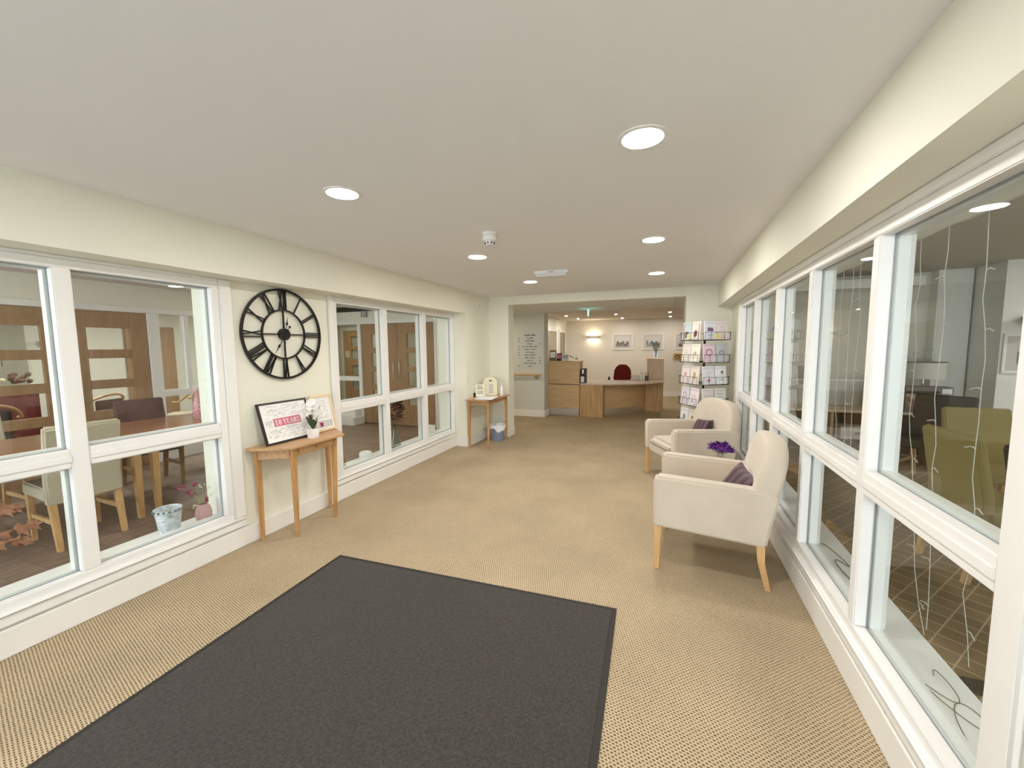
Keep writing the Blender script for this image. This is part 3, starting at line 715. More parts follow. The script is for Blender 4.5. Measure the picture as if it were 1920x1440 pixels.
for k in range(7):
    a = k*0.9; leaf(m, (0, 0, 0.08), a, 0.11, 0.03, 0.07, 0.03)
m.build('foliage', mat('silver_leaf', C(186, 184, 170), 0.6), fv, recalc=False)
m = MB()
for cx, cy in ((-0.05, 0), (0.02, -0.02), (0.06, 0)): m.tube([(0, 0, 0.02), (cx*0.4, cy, 0.09), (cx, cy, 0.14)], 0.0025, 5)
m.build('stems', M_LEAF, fv)

# ---- greeting card rack
RK = (0.462, 5.945); RA = R(33.7); HS = 0.195
rk = thing('card_rack', 'black wire spinner rack filled with greeting cards beside the opening', 'rack', (RK[0], RK[1], 0), RA)
MB().cyl((0, 0, 0.03), (0, 0, 1.80), 0.014, n=12).build('pole', M_BLACK, rk)
MB().lathe([(0.22, 0), (0.22, 0.012), (0.03, 0.03)], n=28).build('base', M_BLACK, rk, smooth=True)
TIERS = [1.845-0.288*i for i in range(6)]
for tz in TIERS:
    m = MB()
    for k in range(4):
        a = k*math.pi/2; ca, sa = math.cos(a), math.sin(a)
        P = lambda u, v, z: (u*ca-v*sa, u*sa+v*ca, z)       # v = -HS is the face
        f = -HS-0.045
        m.tube([P(-HS, f, tz-0.125), P(HS, f, tz-0.125)], 0.0028, 5)
        m.tube([P(-HS+0.01, f, tz-0.222), P(HS-0.01, f, tz-0.222)], 0.0036, 5)
        for u in (-HS+0.012, -0.10, 0.0, 0.10, HS-0.012):
            m.tube([P(u, f, tz-0.125), P(u, f, tz-0.225), P(u, -HS+0.03, tz-0.225)], 0.0024, 5)
        m.tube([P(-HS, -HS+0.03, tz-0.225), P(HS, -HS+0.03, tz-0.225)], 0.0026, 5)
        m.tube([P(0, -HS+0.03, tz-0.225), P(0, 0, tz-0.225)], 0.003, 5)
    m.build('wire_basket', M_BLACK, rk)
def card_obj(label, face, tier, colm, body, prints, w_=0.168, h_=0.236, depth=0.0, tilt=0.0):
    """face 0: right face (local -y), 1: left face (local -x)"""
    u = ((-0.084, 0.096)[colm] if face == 0 else (-0.096, 0.084)[colm]); z = TIERS[tier]-0.218
    loc = Vector((u, -HS-0.020+depth, z)) if face == 0 else Vector((-HS-0.020+depth, -u, z))
    loc.rotate(Matrix.Rotation(RA, 3, 'Z')); loc += Vector((RK[0], RK[1], 0))
    t = thing('greeting_card', label, 'card', loc, RA+(0 if face == 0 else -math.pi/2), 'greeting cards in the rack')
    t.rotation_euler = (R(-5), R(tilt), RA+(0 if face == 0 else -math.pi/2))
    B(-w_/2, 0, 0, w_/2, 0.012, h_).build('card_stack', mat('card_'+'_'.join(str(c) for c in body), C(*body), 0.6), t)
    for (kind, cx, cz, sx, sz, colr) in prints+[('lines', 0, 0.035, 0.12, 0.035, (168, 158, 164)), ('rect', 0, 0.208, 0.15, 0.006, (200, 186, 190))]:
        mm = mat('print_'+'_'.join(str(c) for c in colr), C(*colr), 0.6); m = MB()
        if kind == 'rect': m.box(cx-sx/2, -0.0008, cz-sz/2, cx+sx/2, -0.0001, cz+sz/2)
        elif kind == 'disc': m.prism([(cx+sx/2*math.cos(R(a)), cz+sz/2*math.sin(R(a))) for a in range(0, 360, 20)], -0.0008, -0.0001, 'y')
        elif kind == 'ring':
            for a in range(0, 360, 18):
                p = [(cx+sx/2*r*math.cos(R(b)), cz+sz/2*r*math.sin(R(b))) for r, b in ((1, a), (1, a+18), (0.78, a+18), (0.78, a))]
                m.prism(p, -0.0008, -0.0001, 'y')
        elif kind == 'hills':
            p = [(cx-sx/2, cz-sz/2), (cx+sx/2, cz-sz/2), (cx+sx/2, cz), (cx+sx*0.22, cz+sz*0.42), (cx+0.02*sx, cz+sz*0.1), (cx-sx*0.2, cz+sz*0.5), (cx-sx/2, cz+0.05*sz)]
            m.prism(p, -0.0008, -0.0001, 'y')
        elif kind == 'lines':
            n = max(2, int(sz/0.016))
            for k in range(n):
                l = sx*random.uniform(0.55, 1)/2; zz = cz-sz/2+sz*k/(n-1); m.box(cx-l, -0.0008, zz, cx+l, -0.0001, zz+0.004)
        elif kind == 'flower':
            for a in range(0, 360, 60):
                m.prism([(cx+sx*0.28*math.cos(R(a))+sx*0.2*math.cos(R(b)), cz+sz*0.28*math.sin(R(a))+sz*0.2*math.sin(R(b))) for b in range(0, 360, 45)], -0.0008, -0.0001, 'y')
        elif kind == 'scribble':
            pts = [(cx-sx/2+sx*k/9, cz+sz/2*math.sin(k*2.1)) for k in range(10)]
            for p, q in zip(pts, pts[1:]): m.prism([(p[0], p[1]), (q[0], q[1]), (q[0], q[1]+0.005), (p[0], p[1]+0.005)], -0.0008, -0.0001, 'y')
        o = m.build('print', mm, t)
        if kind in ('lines', 'flower', 'scribble', 'ring'): o['kind'] = 'stuff'
    return t
TN = ['top', 'second', 'third', 'fourth', 'fifth']
CARDS = [
 (0, 0, 0, (236, 236, 244), [('hills', 0, 0.135, 0.085, 0.06, (120, 84, 120)), ('lines', 0, 0.04, 0.08, 0.05, (150, 150, 190))], 'white card with a purple hills picture'),
 (0, 0, 1, (238, 226, 226), [('lines', 0, 0.12, 0.10, 0.10, (206, 172, 178)), ('rect', 0, 0.03, 0.09, 0.03, (222, 206, 208))], 'pale pink card with ruled rose lines'),
 (1, 0, 0, (206, 222, 224), [('rect', 0, 0.07, 0.06, 0.08, (132, 120, 110)), ('rect', -0.06, 0.1, 0.012, 0.2, (206, 96, 116))], 'pale blue card with a brown figure'),
 (1, 0, 1, (240, 230, 220), [('disc', 0, 0.08, 0.06, 0.09, (120, 78, 66)), ('rect', 0.058, 0.1, 0.014, 0.2, (208, 92, 112))], 'cream card with a brown oval'),
 (0, 1, 0, (232, 206, 216), [('ring', 0, 0.125, 0.095, 0.09, (150, 62, 108)), ('lines', 0, 0.125, 0.04, 0.03, (150, 62, 108))], 'pink card with a plum wreath'),
 (0, 1, 1, (196, 198, 206), [('ring', 0, 0.12, 0.085, 0.06, (108, 106, 122)), ('lines', 0, 0.12, 0.05, 0.02, (108, 106, 122))], 'grey card with an oval badge'),
 (1, 1, 0, (238, 232, 222), [('lines', 0, 0.12, 0.07, 0.06, (150, 140, 128))], 'cream card with grey lines'),
 (1, 1, 1, (244, 238, 222), [('flower', 0, 0.11, 0.06, 0.06, (196, 178, 150))], 'ivory card with a tan flower'),
 (0, 2, 0, (232, 230, 236), [('lines', 0, 0.13, 0.09, 0.05, (160, 150, 160)), ('flower', 0, 0.05, 0.05, 0.05, (206, 110, 120))], 'white card with a small red flower'),
 (0, 2, 1, (236, 236, 238), [('flower', 0.02, 0.155, 0.045, 0.045, (110, 108, 120)), ('lines', 0, 0.09, 0.08, 0.06, (150, 148, 156))], 'white card with grey leaves'),
 (1, 2, 0, (240, 226, 226), [('flower', 0, 0.12, 0.06, 0.06, (216, 160, 160))], 'blush card with a pink flower'),
 (1, 2, 1, (236, 226, 212), [('rect', 0, 0.11, 0.05, 0.09, (196, 168, 140))], 'beige card with a tan panel'),
 (0, 3, 0, (240, 230, 234), [('scribble', 0, 0.13, 0.10, 0.05, (120, 66, 92)), ('scribble', 0, 0.06, 0.08, 0.03, (150, 96, 120))], 'blush card with looping plum script'),
 (0, 3, 1, (238, 238, 240), [('lines', 0, 0.14, 0.09, 0.04, (120, 120, 126)), ('scribble', 0, 0.08, 0.09, 0.02, (140, 140, 150))], 'white card with charcoal script'),
 (1, 3, 0, (228, 222, 226), [('ring', 0, 0.13, 0.07, 0.08, (120, 112, 120))], 'pale lilac card with a grey ring'),
 (1, 3, 1, (240, 228, 232), [('scribble', 0, 0.12, 0.08, 0.07, (150, 92, 112))], 'pink card with mauve scribble'),
 (1, 4, 0, (236, 234, 236), [('flower', 0, 0.12, 0.05, 0.07, (126, 120, 124))], 'white card with a charcoal flower'),
 (1, 4, 1, (232, 226, 214), [('disc', 0, 0.12, 0.07, 0.07, (160, 132, 84))], 'cream card with an ochre disc'),
 (0, 4, 0, (226, 214, 220), [('hills', 0, 0.12, 0.09, 0.06, (150, 110, 126))], 'mauve card with dusky hills'),
 (0, 4, 1, (230, 230, 226), [('disc', 0, 0.12, 0.06, 0.06, (150, 160, 150))], 'white card with a sage disc')]
for face, tier, colm, body, prints, txt in CARDS:
    card_obj('%s in the %s tier of the wire rack' % (txt, TN[tier]), face, tier, colm, body, prints, tilt=random.uniform(-2.5, 2.5))
def price_tag(label, face, tier, u, colr, w_=0.07, h_=0.045):
    loc = Vector((u, -HS-0.0495, TIERS[tier]-0.205)) if face == 0 else Vector((-HS-0.0495, -u, TIERS[tier]-0.205))
    loc.rotate(Matrix.Rotation(RA, 3, 'Z')); loc += Vector((RK[0], RK[1], 0))
    t = thing('price_ticket', label, 'ticket', loc, RA+(0 if face == 0 else -math.pi/2), 'tickets clipped to the card rack')
    B(-w_/2, -0.003, 0, w_/2, 0, h_).build('ticket_card', mat('ticket_%d_%d_%d' % colr, C(*colr), 0.7), t)
    m = MB(); m.box(-w_*0.32, -0.0038, h_*0.3, w_*0.3, -0.0031, h_*0.42); m.box(-w_*0.3, -0.0038, h_*0.6, w_*0.32, -0.0031, h_*0.72); m.build('print_lines', M_GREYINK, t)
price_tag('wide yellow price ticket under the purple hills card', 0, 0, -0.01, (246, 236, 128), 0.085, 0.05)
price_tag('narrow yellow price ticket in front of the brown figure card', 1, 0, 0.0, (246, 236, 150), 0.065, 0.055)
price_tag('white price ticket under the grey leaves card', 0, 2, 0.10, (246, 246, 246), 0.11, 0.03)
price_tag('white price ticket under the charcoal script card', 0, 3, 0.10, (246, 246, 246), 0.11, 0.03)
price_tag('white price ticket under the ivory flower card', 1, 1, 0.10, (246, 246, 246), 0.10, 0.03)
price_tag('white price ticket under the mauve scribble card', 1, 3, 0.08, (246, 246, 246), 0.10, 0.03)

# ================================================================== DINING ROOM (behind the left windows)
DX0, DX1, DY0, DY1 = -6.6, XB, -2.2, 6.65
fd = struct(B(DX0-0.1, DY0, -0.12, DX1, DY1+0.1, -0.010).build('floor_dining', mat('subfloor', C(60, 46, 38), 0.9)))
PL, PW = 1.30, 0.17
pm = None; row = 0; y = DY0+PW/2
while y < DY1+0.05:
    x = DX0-0.1-(row*0.47 % PL)
    while x < DX1:
        x0, x1 = max(x, DX0-0.1), min(x+PL-0.003, DX1)
        if x1-x0 > 0.12:
            if pm is None:
                o = B(-0.5, -PW/2+0.001, -0.010, 0.5, PW/2-0.001, 0.0).build('plank', M_PLANK, fd); pm = o.data; pm2 = pm.copy(); pm2.materials[0] = M_PLANK2
            else:
                o = bpy.data.objects.new('plank', pm if random.random() < 0.6 else pm2); COL.objects.link(o); o.parent = fd
            o.location = ((x0+x1)/2, y, 0); o.scale = (x1-x0, 1, 1)
        x += PL
    y += PW; row += 1
struct(B(-10.2, DY0, CE, XB+0.05, DY1+0.05, CE+0.1).build('ceiling_dining', mat('dining_ceiling', C(214, 206, 200), 0.9)))
w = MB()                                     # outer wall with a window opening (daylight), out of view
w.box(-10.2, DY0-0.1, 0, -6.4, DY0, CE); w.box(-3.6, DY0-0.1, 0, XB, DY0, CE); w.box(-6.4, DY0-0.1, 0, -3.6, DY0, 0.45); w.box(-6.4, DY0-0.1, 2.25, -3.6, DY0, CE)
struct(w.build('wall_dining_outer', M_WALL))
wd = structE('window_4', (-5.0, DY0-0.05, 0))
for a, b in ((-1.4, 0), (0, 1.4)):
    fr = MB()
    for q in ((a, 0.45, a+0.05, 2.25), (b-0.05, 0.45, b, 2.25), (a+0.05, 0.45, b-0.05, 0.5), (a+0.05, 2.2, b-0.05, 2.25)): fr.box(q[0], -0.03, q[1], q[2], 0.03, q[3])
    fr.build('window_frame', M_WHITE, wd); B(a+0.05, -0.003, 0.5, b-0.05, 0.003, 2.2).build('pane', M_DGLASS, wd)

def panel_door(name, loc, rz, W, H, wood, panes_z, pw, handle=None, closer=False, mirror=1):
    """local: x along the leaf from the hinge, y through it, z up"""
    d = structE(name, loc); d.rotation_euler = (0, 0, rz)
    s = (W-pw)/2; t = 0.022
    B(0.002, -t, 0, s, t, H).build('stile', wood, d, bevel=0.002); B(W-s, -t, 0, W-0.002, t, H).build('stile', wood, d, bevel=0.002)
    zs = [0.0]+[v for p in panes_z for v in p]+[H]
    for k in range(0, len(zs), 2): B(s, -t, zs[k], W-s, t, zs[k+1]).build('rail', wood, d)
    for z0, z1 in panes_z:
        B(s, -0.004, z0, W-s, 0.004, z1).build('pane', M_DGLASS, d)
    if handle is not None:
        for sg in (-1, 1):
            m = MB(); hx = W-0.07; m.tube([(hx, sg*t, 0.95), (hx, sg*(t+0.05), 0.95), (hx, sg*(t+0.055), 0.97), (hx, sg*(t+0.055), 1.25), (hx, sg*(t+0.05), 1.27), (hx, sg*t, 1.27)], 0.010, 8)
            m.build('pull_handle', M_CHROME, d, smooth=True)
    if closer:
        m = MB(); m.box(0.02, -t-0.045, H-0.11, 0.25, -t, H-0.06); m.build('closer_body', M_STEEL, d, bevel=0.004)
        B(0.12, -t-0.036, H-0.052, 0.42, -t-0.02, H-0.044).build('closer_arm', M_STEEL, d)
    return d
PZ = [(0.42, 0.69), (0.80, 1.07), (1.18, 1.45), (1.56, 1.83)]
panel_door('door_2', (-6.6, 3.36, 0.005), R(-90), 0.81, 2.035, M_DOORWOOD, PZ, 0.43, 1, True)
panel_door('door_3', (-6.6, 1.735, 0.005), R(90), 0.81, 2.035, M_DOORWOOD, PZ, 0.43, 1)
B(-6.76, 1.10, 1.945, -6.628, 1.95, 1.995)
w = MB()
w.box(-6.68, DY0, 2.115, -6.56, DY1, CE); w.box(-6.68, DY0, 0, -6.56, 1.66, 2.115); w.box(-6.68, 4.30, 0, -6.56, DY1, 2.115)
struct(w.build('wall_partition', M_WALL))
tr = structE('trim_1')
B(-6.67, 1.66, 2.045, -6.54, 4.30, 2.115).build('head_rail', M_WHITE, tr, bevel=0.004); B(-6.66, 1.66, 0, -6.55, 1.733, 2.045).build('post', M_WHITE, tr)
B(-6.66, 3.362, 0, -6.55, 3.49, 2.045).build('post', M_WHITE, tr); B(-6.66, 4.22, 0, -6.55, 4.30, 2.045).build('post', M_WHITE, tr)
wn = structE('window_5')
B(-6.65, 3.49, 0.90, -6.56, 4.22, 0.99).build('transom', M_WHITE, wn); B(-6.65, 3.49, 0, -6.56, 4.22, 0.16).build('bottom_rail', M_WHITE, wn)
B(-6.65, 3.80, 0.99, -6.56, 3.86, 2.045).build('mullion', M_WHITE, wn)
B(-6.610, 3.49, 0.99, -6.604, 3.80, 2.045).build('pane', M_DGLASS, wn); B(-6.610, 3.86, 0.99, -6.604, 4.22, 2.045).build('pane', M_DGLASS, wn); B(-6.610, 3.49, 0.16, -6.604, 4.22, 0.90).build('pane', M_DGLASS, wn)
# end wall with double doors and sidelight
w = MB()
w.box(DX0, DY1, 2.115, XH, DY1+0.1, CE); w.box(-4.10, DY1, 0, XH, DY1+0.1, 2.115)
struct(w.build('wall_dining_end', M_WALL))
panel_door('door_4', (-5.878, DY1+0.05, 0.005), 0, 0.868, 2.035, M_DOORWOOD, PZ, 0.40, 1)
panel_door('door_5', (-4.142, DY1+0.05, 0.005), R(180), 0.868, 2.035, M_DOORWOOD, PZ, 0.40, 1)
tr = structE('trim_2')
B(DX0, DY1-0.01, 2.045, -4.10, DY1+0.1, 2.115).build('head_rail', M_WHITE, tr, bevel=0.003); B(-5.96, DY1-0.005, 0, -5.88, DY1+0.1, 2.045).build('post', M_WHITE, tr); B(-4.14, DY1-0.005, 0, -4.10, DY1+0.1, 2.045).build('post', M_WHITE, tr)
B(-6.56, DY1-0.33, 0, -5.85, DY1-0.01, 0.155).build('plinth_step', M_WHITE, tr, bevel=0.006); B(-6.56, DY1-0.20, 0.155, -5.92, DY1-0.01, 0.30).build('plinth_step', M_WHITE, tr, bevel=0.006)
wn = structE('window_6')
B(-6.56, DY1, 0.88, -5.96, DY1+0.09, 0.97).build('transom', M_WHITE, wn); B(-6.56, DY1, 0, -5.96, DY1+0.09, 0.14).build('bottom_rail', M_WHITE, wn)
B(-6.56, DY1+0.04, 0.97, -5.96, DY1+0.046, 2.045).build('pane', M_DGLASS, wn); B(-6.56, DY1+0.04, 0.14, -5.96, DY1+0.046, 0.88).build('pane', M_DGLASS, wn)
bxs = thing('wall_speaker', 'small grey square box on the wall above the double doors', 'speaker', (-5.75, DY1, 2.24))
B(-0.07, -0.05, -0.06, 0.07, 0, 0.06).build('housing', mat('grey_box', C(176, 176, 168), 0.6), bxs, bevel=0.005); B(-0.05, -0.053, -0.045, 0.02, -0.0505, 0.045).build('grille', M_GREYINK, bxs)
dd = downlight('added fill downlight, out of view in the dining room ceiling over the tables', 'added dining room downlights', M_DIFF_DIN, (-4.15, 0.6, CE))  # made-up fittings, placed out of view to light the dining room
for p in ((-4.15, 2.7), (-4.15, 4.9), (-5.9, 4.9), (-5.9, 0.6)): copy_tree(dd, (p[0], p[1], CE), 0)

# ---- dining chairs: upholstered back and seat, square wooden legs (local: faces -x)
def dining_chair(label, fab, wood, loc, rz, H=0.98, W=0.45):
    t = thing('dining_chair', label, 'chair', loc, rz); h = W/2
    MB().prism([(-0.24, 0.40), (0.20, 0.38), (0.20, 0.49), (-0.23, 0.50)], -h, h, 'y').build('seat', fab, t, bevel=0.014, seg=3)
    MB().prism([(0.155, 0.36), (0.225, 0.36), (0.215, 0.55), (0.285, H-0.02), (0.265, H), (0.235, H), (0.15, 0.56)], -h, h, 'y').build('backrest', fab, t, bevel=0.012, seg=3)
    for s in (-1, 1):
        y = s*(h-0.03)
        MB().hexa([(-0.222, y-0.015, 0), (-0.192, y-0.015, 0), (-0.192, y+0.015, 0), (-0.222, y+0.015, 0)], [(-0.232, y-0.02, 0.41), (-0.190, y-0.02, 0.41), (-0.190, y+0.02, 0.41), (-0.232, y+0.02, 0.41)]).build('leg', wood, t, bevel=0.002)
        MB().hexa([(0.235, y-0.017, 0), (0.272, y-0.017, 0), (0.272, y+0.017, 0), (0.235, y+0.017, 0)], [(0.165, y-0.022, 0.37), (0.212, y-0.022, 0.37), (0.212, y+0.022, 0.37), (0.165, y+0.022, 0.37)]).build('leg', wood, t, bevel=0.002)
        B(-0.20, y-0.009, 0.20, 0.21, y+0.009, 0.235).build('stretcher', wood, t)
    return t
dining_chair('cream linen dining chair pulled up to the table beside the window', M_LINEN, M_PALEWOOD, (-4.60, 1.745, 0), R(-3))
dining_chair('cream linen dining chair facing the window across the table', M_LINEN, M_PALEWOOD, (-5.62, 1.55, 0), R(180))
dining_chair('plum leather dining chair facing the window across the table', M_PLUMF, M_DOORWOOD, (-5.55, 2.78, 0), R(172))
def dining_table(label, x0, x1, y0, y1):
    t = thing('dining_table', label, 'table', ((x0+x1)/2, (y0+y1)/2, 0)); a, b = (x1-x0)/2, (y1-y0)/2
    B(-a, -b, 0.735, a, b, 0.765).build('table_top', mat('table_gloss', C(168, 118, 84), 0.18, col2=C(148, 100, 70), vscale=4, stretch=(8, 1, 8)), t, bevel=0.004)
    m = MB(); m.box(-a+0.07, -b+0.07, 0.66, -a+0.09, b-0.07, 0.735); m.box(a-0.09, -b+0.07, 0.66, a-0.07, b-0.07, 0.735); m.box(-a+0.09, -b+0.07, 0.66, a-0.09, -b+0.09, 0.735); m.box(-a+0.09, b-0.09, 0.66, a-0.09, b-0.07, 0.735)
    m.build('apron', M_DOORWOOD, t)
    for sx in (-1, 1):
        for sy in (-1, 1): taper_leg(sx*(a-0.06), sy*(b-0.06), 0.735, 0.06, 0.04).build('leg', M_PALEWOOD, t)
dining_table('glossy brown dining table with the cream chairs drawn up', -5.52, -4.47, 0.35, 2.20)
dining_table('glossy brown dining table with the plum chair and pink vase', -5.52, -4.47, 2.22, 3.9)
pv = thing('floral_vase', 'tall pink patterned vase on the glossy dining table', 'vase', (-5.0, 2.98, 0.765))
MB().lathe([(0.04, 0), (0.05, 0.02), (0.062, 0.10), (0.045, 0.20), (0.028, 0.26), (0.036, 0.30), (0.030, 0.30), (0.022, 0.26)], n=20).build('vase_body', mat('pink_pattern', C(226, 184, 184), 0.4, col2=C(180, 110, 120), vscale=40), pv, smooth=True)
m = MB()
for k in range(12): a = k*0.8; leaf(m, (0, 0, 0.28), a, 0.05+0.02*(k % 3), 0.03, 0.10-0.015*(k % 4))
m.build('flower_heads', mat('pale_pink', C(236, 206, 206), 0.7), pv, recalc=False)

# ---- things on the dining-side window sills
SZ = 0.262
gv = thing('frosted_vase', 'flared glass vase with white frosted swirls on the white sill', 'vase', (-3.255, 1.690, SZ))
M_FROST = mat('frosted_swirl', C(238, 240, 242), 0.3, col2=C(168, 177, 184), vscale=26, stretch=(1, 1, 2.2))
MB().lathe([(0.056, 0), (0.060, 0.01), (0.066, 0.08), (0.080, 0.182), (0.075, 0.182), (0.060, 0.08), (0.052, 0.015), (0.001, 0.012)], n=32).build('bowl', M_FROST, gv, smooth=True)
m = MB()
for k in range(16):
    a = k*math.pi/8; m.ball((0.0815*math.cos(a), 0.0815*math.sin(a), 0.172), 0.008, 6)
m.build('dark_rim_dots', mat('smoke_dot', C(110, 116, 122), 0.3), gv)
kv = thing('bud_vase', 'small dusty pink vase with magenta and cream flowers on the white sill', 'vase', (-3.235, 1.905, SZ))
MB().lathe([(0.034, 0), (0.048, 0.02), (0.054, 0.06), (0.046, 0.105), (0.030, 0.135), (0.026, 0.135), (0.040, 0.10)], n=28).build('vase_body', mat('dusty_pink', C(206, 160, 160), 0.2), kv, smooth=True)
m = MB()
TIPS = [(-0.03, -0.12, 0.30), (0.0, -0.09, 0.26), (-0.02, -0.06, 0.225), (0.01, -0.05, 0.305), (0.0, 0.0, 0.27), (0.02, 0.04, 0.26), (0.02, 0.055, 0.20), (0.02, -0.075, 0.15), (0.03, 0.01, 0.17)]
for tp in TIPS: m.tube([(0, 0, 0.08), (tp[0]*0.3, tp[1]*0.3, 0.15+(0.04 if tp[2] > 0.2 else 0)), tp], 0.0014, 5)
m.build('stems', mat('dry_stem', C(170, 170, 130), 0.7), kv)
for k, tp in enumerate(TIPS):
    red = k in (0, 1, 2, 3, 8); mm = mat('magenta_petal', C(150, 40, 84), 0.6, var=0.3) if red else mat('cream_petal', C(236, 232, 196), 0.7)
    m = MB()
    for j in range(5): m.ball((tp[0]+random.uniform(-0.014, 0.014), tp[1]+random.uniform(-0.014, 0.014), tp[2]+random.uniform(-0.016, 0.012)), 0.012 if red else 0.006, 6, (1, 1, 0.7))
    m.build('blossom', mm, kv)
av = thing('autumn_branch', 'vase with a spray of coppery autumn leaves on the white sill', 'vase', (-3.25, 0.66, SZ))
MB().lathe([(0.05, 0), (0.065, 0.03), (0.055, 0.14), (0.035, 0.20), (0.040, 0.21), (0.034, 0.21)], n=24).build('vase_body', M_CERAMIC, av, smooth=True)
M_COPPER = mat('copper_leaf', C(184, 128, 92), 0.45, col2=C(136, 84, 58), vscale=30)
m = MB()
BR = [[(0, 0, 0.1), (0.0, 0.10, 0.30), (0.0, 0.26, 0.34), (0.0, 0.40, 0.335)], [(0, 0, 0.1), (0.0, 0.08, 0.34), (0.0, 0.20, 0.45), (0.0, 0.33, 0.46)], [(0, 0, 0.1), (0.0, 0.12, 0.26), (0.0, 0.25, 0.28), (0.0, 0.34, 0.275)], [(0, 0, 0.1), (0.02, -0.05, 0.4), (0.02, -0.1, 0.55), (0.02, -0.14, 0.6)]]
for b in BR: m.tube(b, 0.003, 5)
m.build('twigs', mat('twig', C(150, 108, 72), 0.7), av)
def maple(c, ax, up, r):
    m = MB(); ax = Vector(ax).normalized(); up = Vector(up).normalized(); sd_ = up.cross(ax).normalized(); pts = []
    for k, (ang, rr) in enumerate([(0, 1.0), (14, 0.55), (32, 0.6), (42, 0.85), (62, 0.42), (85, 0.62), (110, 0.3), (150, 0.2), (180, 0.22), (-150, 0.2), (-110, 0.3), (-85, 0.62), (-62, 0.42), (-42, 0.85), (-32, 0.6), (-14, 0.55)]):
        a = R(ang); p = ax*(rr*r*math.cos(a))+sd_*(rr*r*math.sin(a))+up*(0.22*r*math.cos(3*a)*rr); pts.append(Vector(c)+p)
    vs = [Vector(c)]+pts; n = len(pts)
    m._add(vs, [(0, 1+k, 1+(k+1) % n) for k in range(n)]); return m
for b in BR:
    for k in range(5):
        s = 0.35+0.65*k/4; i = min(2, int(s*3)); p = Vector(b[i]).lerp(Vector(b[i+1]), s*3-i) if s < 1 else Vector(b[3])
        maple(tuple(p+Vector((random.uniform(-0.02, 0.02), random.uniform(-0.02, 0.02), random.uniform(-0.025, 0.025)))), (random.uniform(-0.3, 0.3), 1, random.uniform(-0.5, 0.3)), (0.7, random.uniform(-0.3, 0.3), 1), random.uniform(0.055, 0.085)).build('leaf', M_COPPER, av, recalc=False)
tb_ = thing('glass_tumbler', 'small clear glass tumbler on the sill behind the oak console', 'glass', (-3.225, 3.30, SZ))
MB().lathe([(0.026, 0), (0.033, 0.115), (0.031, 0.115), (0.024, 0.008), (0.001, 0.006)], n=20).build('glass', M_DGLASS, tb_, smooth=True)
B(-0.012, -0.012, 0.009, 0.012, 0.012, 0.05).build('contents', mat('grey_pebbles', C(150, 146, 144), 0.6), tb_, bevel=0.004)
cd = thing('pillar_candle', 'short round white candle on the white sill', 'candle', (-3.232, 3.655, SZ))
MB().lathe([(0.060, 0), (0.070, 0.012), (0.072, 0.085), (0.064, 0.098), (0.050, 0.098), (0.046, 0.090), (0.001, 0.088)], n=28).build('wax', M_CERAMIC, cd, smooth=True)
MB().cyl((0, 0, 0.088), (0.002, 0, 0.104), 0.0015, n=5).build('wick', M_BLACKPL, cd)
bv = thing('bottle_vase', 'clear conical glass vase with dark red dried leaves on the sill', 'vase', (-3.255, 4.235, SZ))
MB().lathe([(0.066, 0), (0.078, 0.008), (0.074, 0.05), (0.042, 0.20), (0.028, 0.26), (0.034, 0.31), (0.031, 0.31), (0.025, 0.26), (0.038, 0.20), (0.070, 0.05), (0.072, 0.014), (0.001, 0.010)], n=28).build('glass', glass_mat('vase_glass', (0.84, 0.88, 0.86, 1), 2.2), bv, smooth=True)
M_DRIED = mat('dark_red_leaf', C(112, 52, 46), 0.7, col2=C(66, 30, 30), vscale=30)
m = MB()
for k in range(16):
    a = k*2.4; m.tube([(0, 0, 0.03), (0.01*math.cos(a), 0.012*math.sin(a), 0.28), (0.07*math.cos(a), 0.16*math.sin(a), 0.42+0.02*(k % 5))], 0.0016, 4)
m.build('stems', mat('vase_stem', C(120, 104, 70), 0.7), bv)
for k in range(110):
    a = random.uniform(0, 6.28); r = random.uniform(0.2, 1)**0.5; z = random.uniform(0.36, 0.64)
    c = (0.085*r*math.cos(a), 0.185*r*math.sin(a)*(0.75+0.4*(z-0.36)), z)
    m = MB(); leaf(m, c, random.uniform(0, 6.28), random.uniform(0.06, 0.085), 0.055, random.uniform(-0.03, 0.05), 0, 3); m.build('leaf', M_DRIED, bv, recalc=False)
sbx = thing('card_box', 'little white card box on the sill next to the window return', 'box', (-3.26, 5.05, SZ))
B(-0.05, -0.08, 0, 0.05, 0.08, 0.12).build('box_body', M_PAPER, sbx, bevel=0.003); B(-0.052, -0.082, 0.12, 0.052, 0.082, 0.14).build('lid', M_CERAMIC, sbx, bevel=0.002)

# ---- hall beyond the partition (seen through the door panes)
w = MB(); w.box(-10.2, DY0, 0, -10.1, DY1+0.1, CE); w.box(-10.1, DY1, 0, DX0, DY1+0.1, CE)
struct(w.build('wall_hall', mat('hall_white', C(238, 238, 230), 0.85)))
struct(B(-10.2, DY0, -0.1, DX0-0.1, DY1, 0.0).build('floor_hall', M_PLANK))
panel_door('door_6', (-10.06, 4.75, 0.005), R(90), 0.86, 2.03, M_DOORWOOD, PZ[1:], 0.3)
panel_door('door_7', (-10.06, 2.55, 0.005), R(90), 0.86, 2.03, mat('grey_door', C(170, 168, 156), 0.6), [(1.3, 1.8)], 0.3)
hl = downlight('added fill downlight in the white hall ceiling beyond the wooden doors', 'added hall downlights', M_DIFF_FAR, (-8.2, 1.2, CE))  # added lamps that brighten the hall behind the door panes
for p in ((-8.2, 3.2), (-8.2, 5.2)): copy_tree(hl, (p[0], p[1], CE), 0)
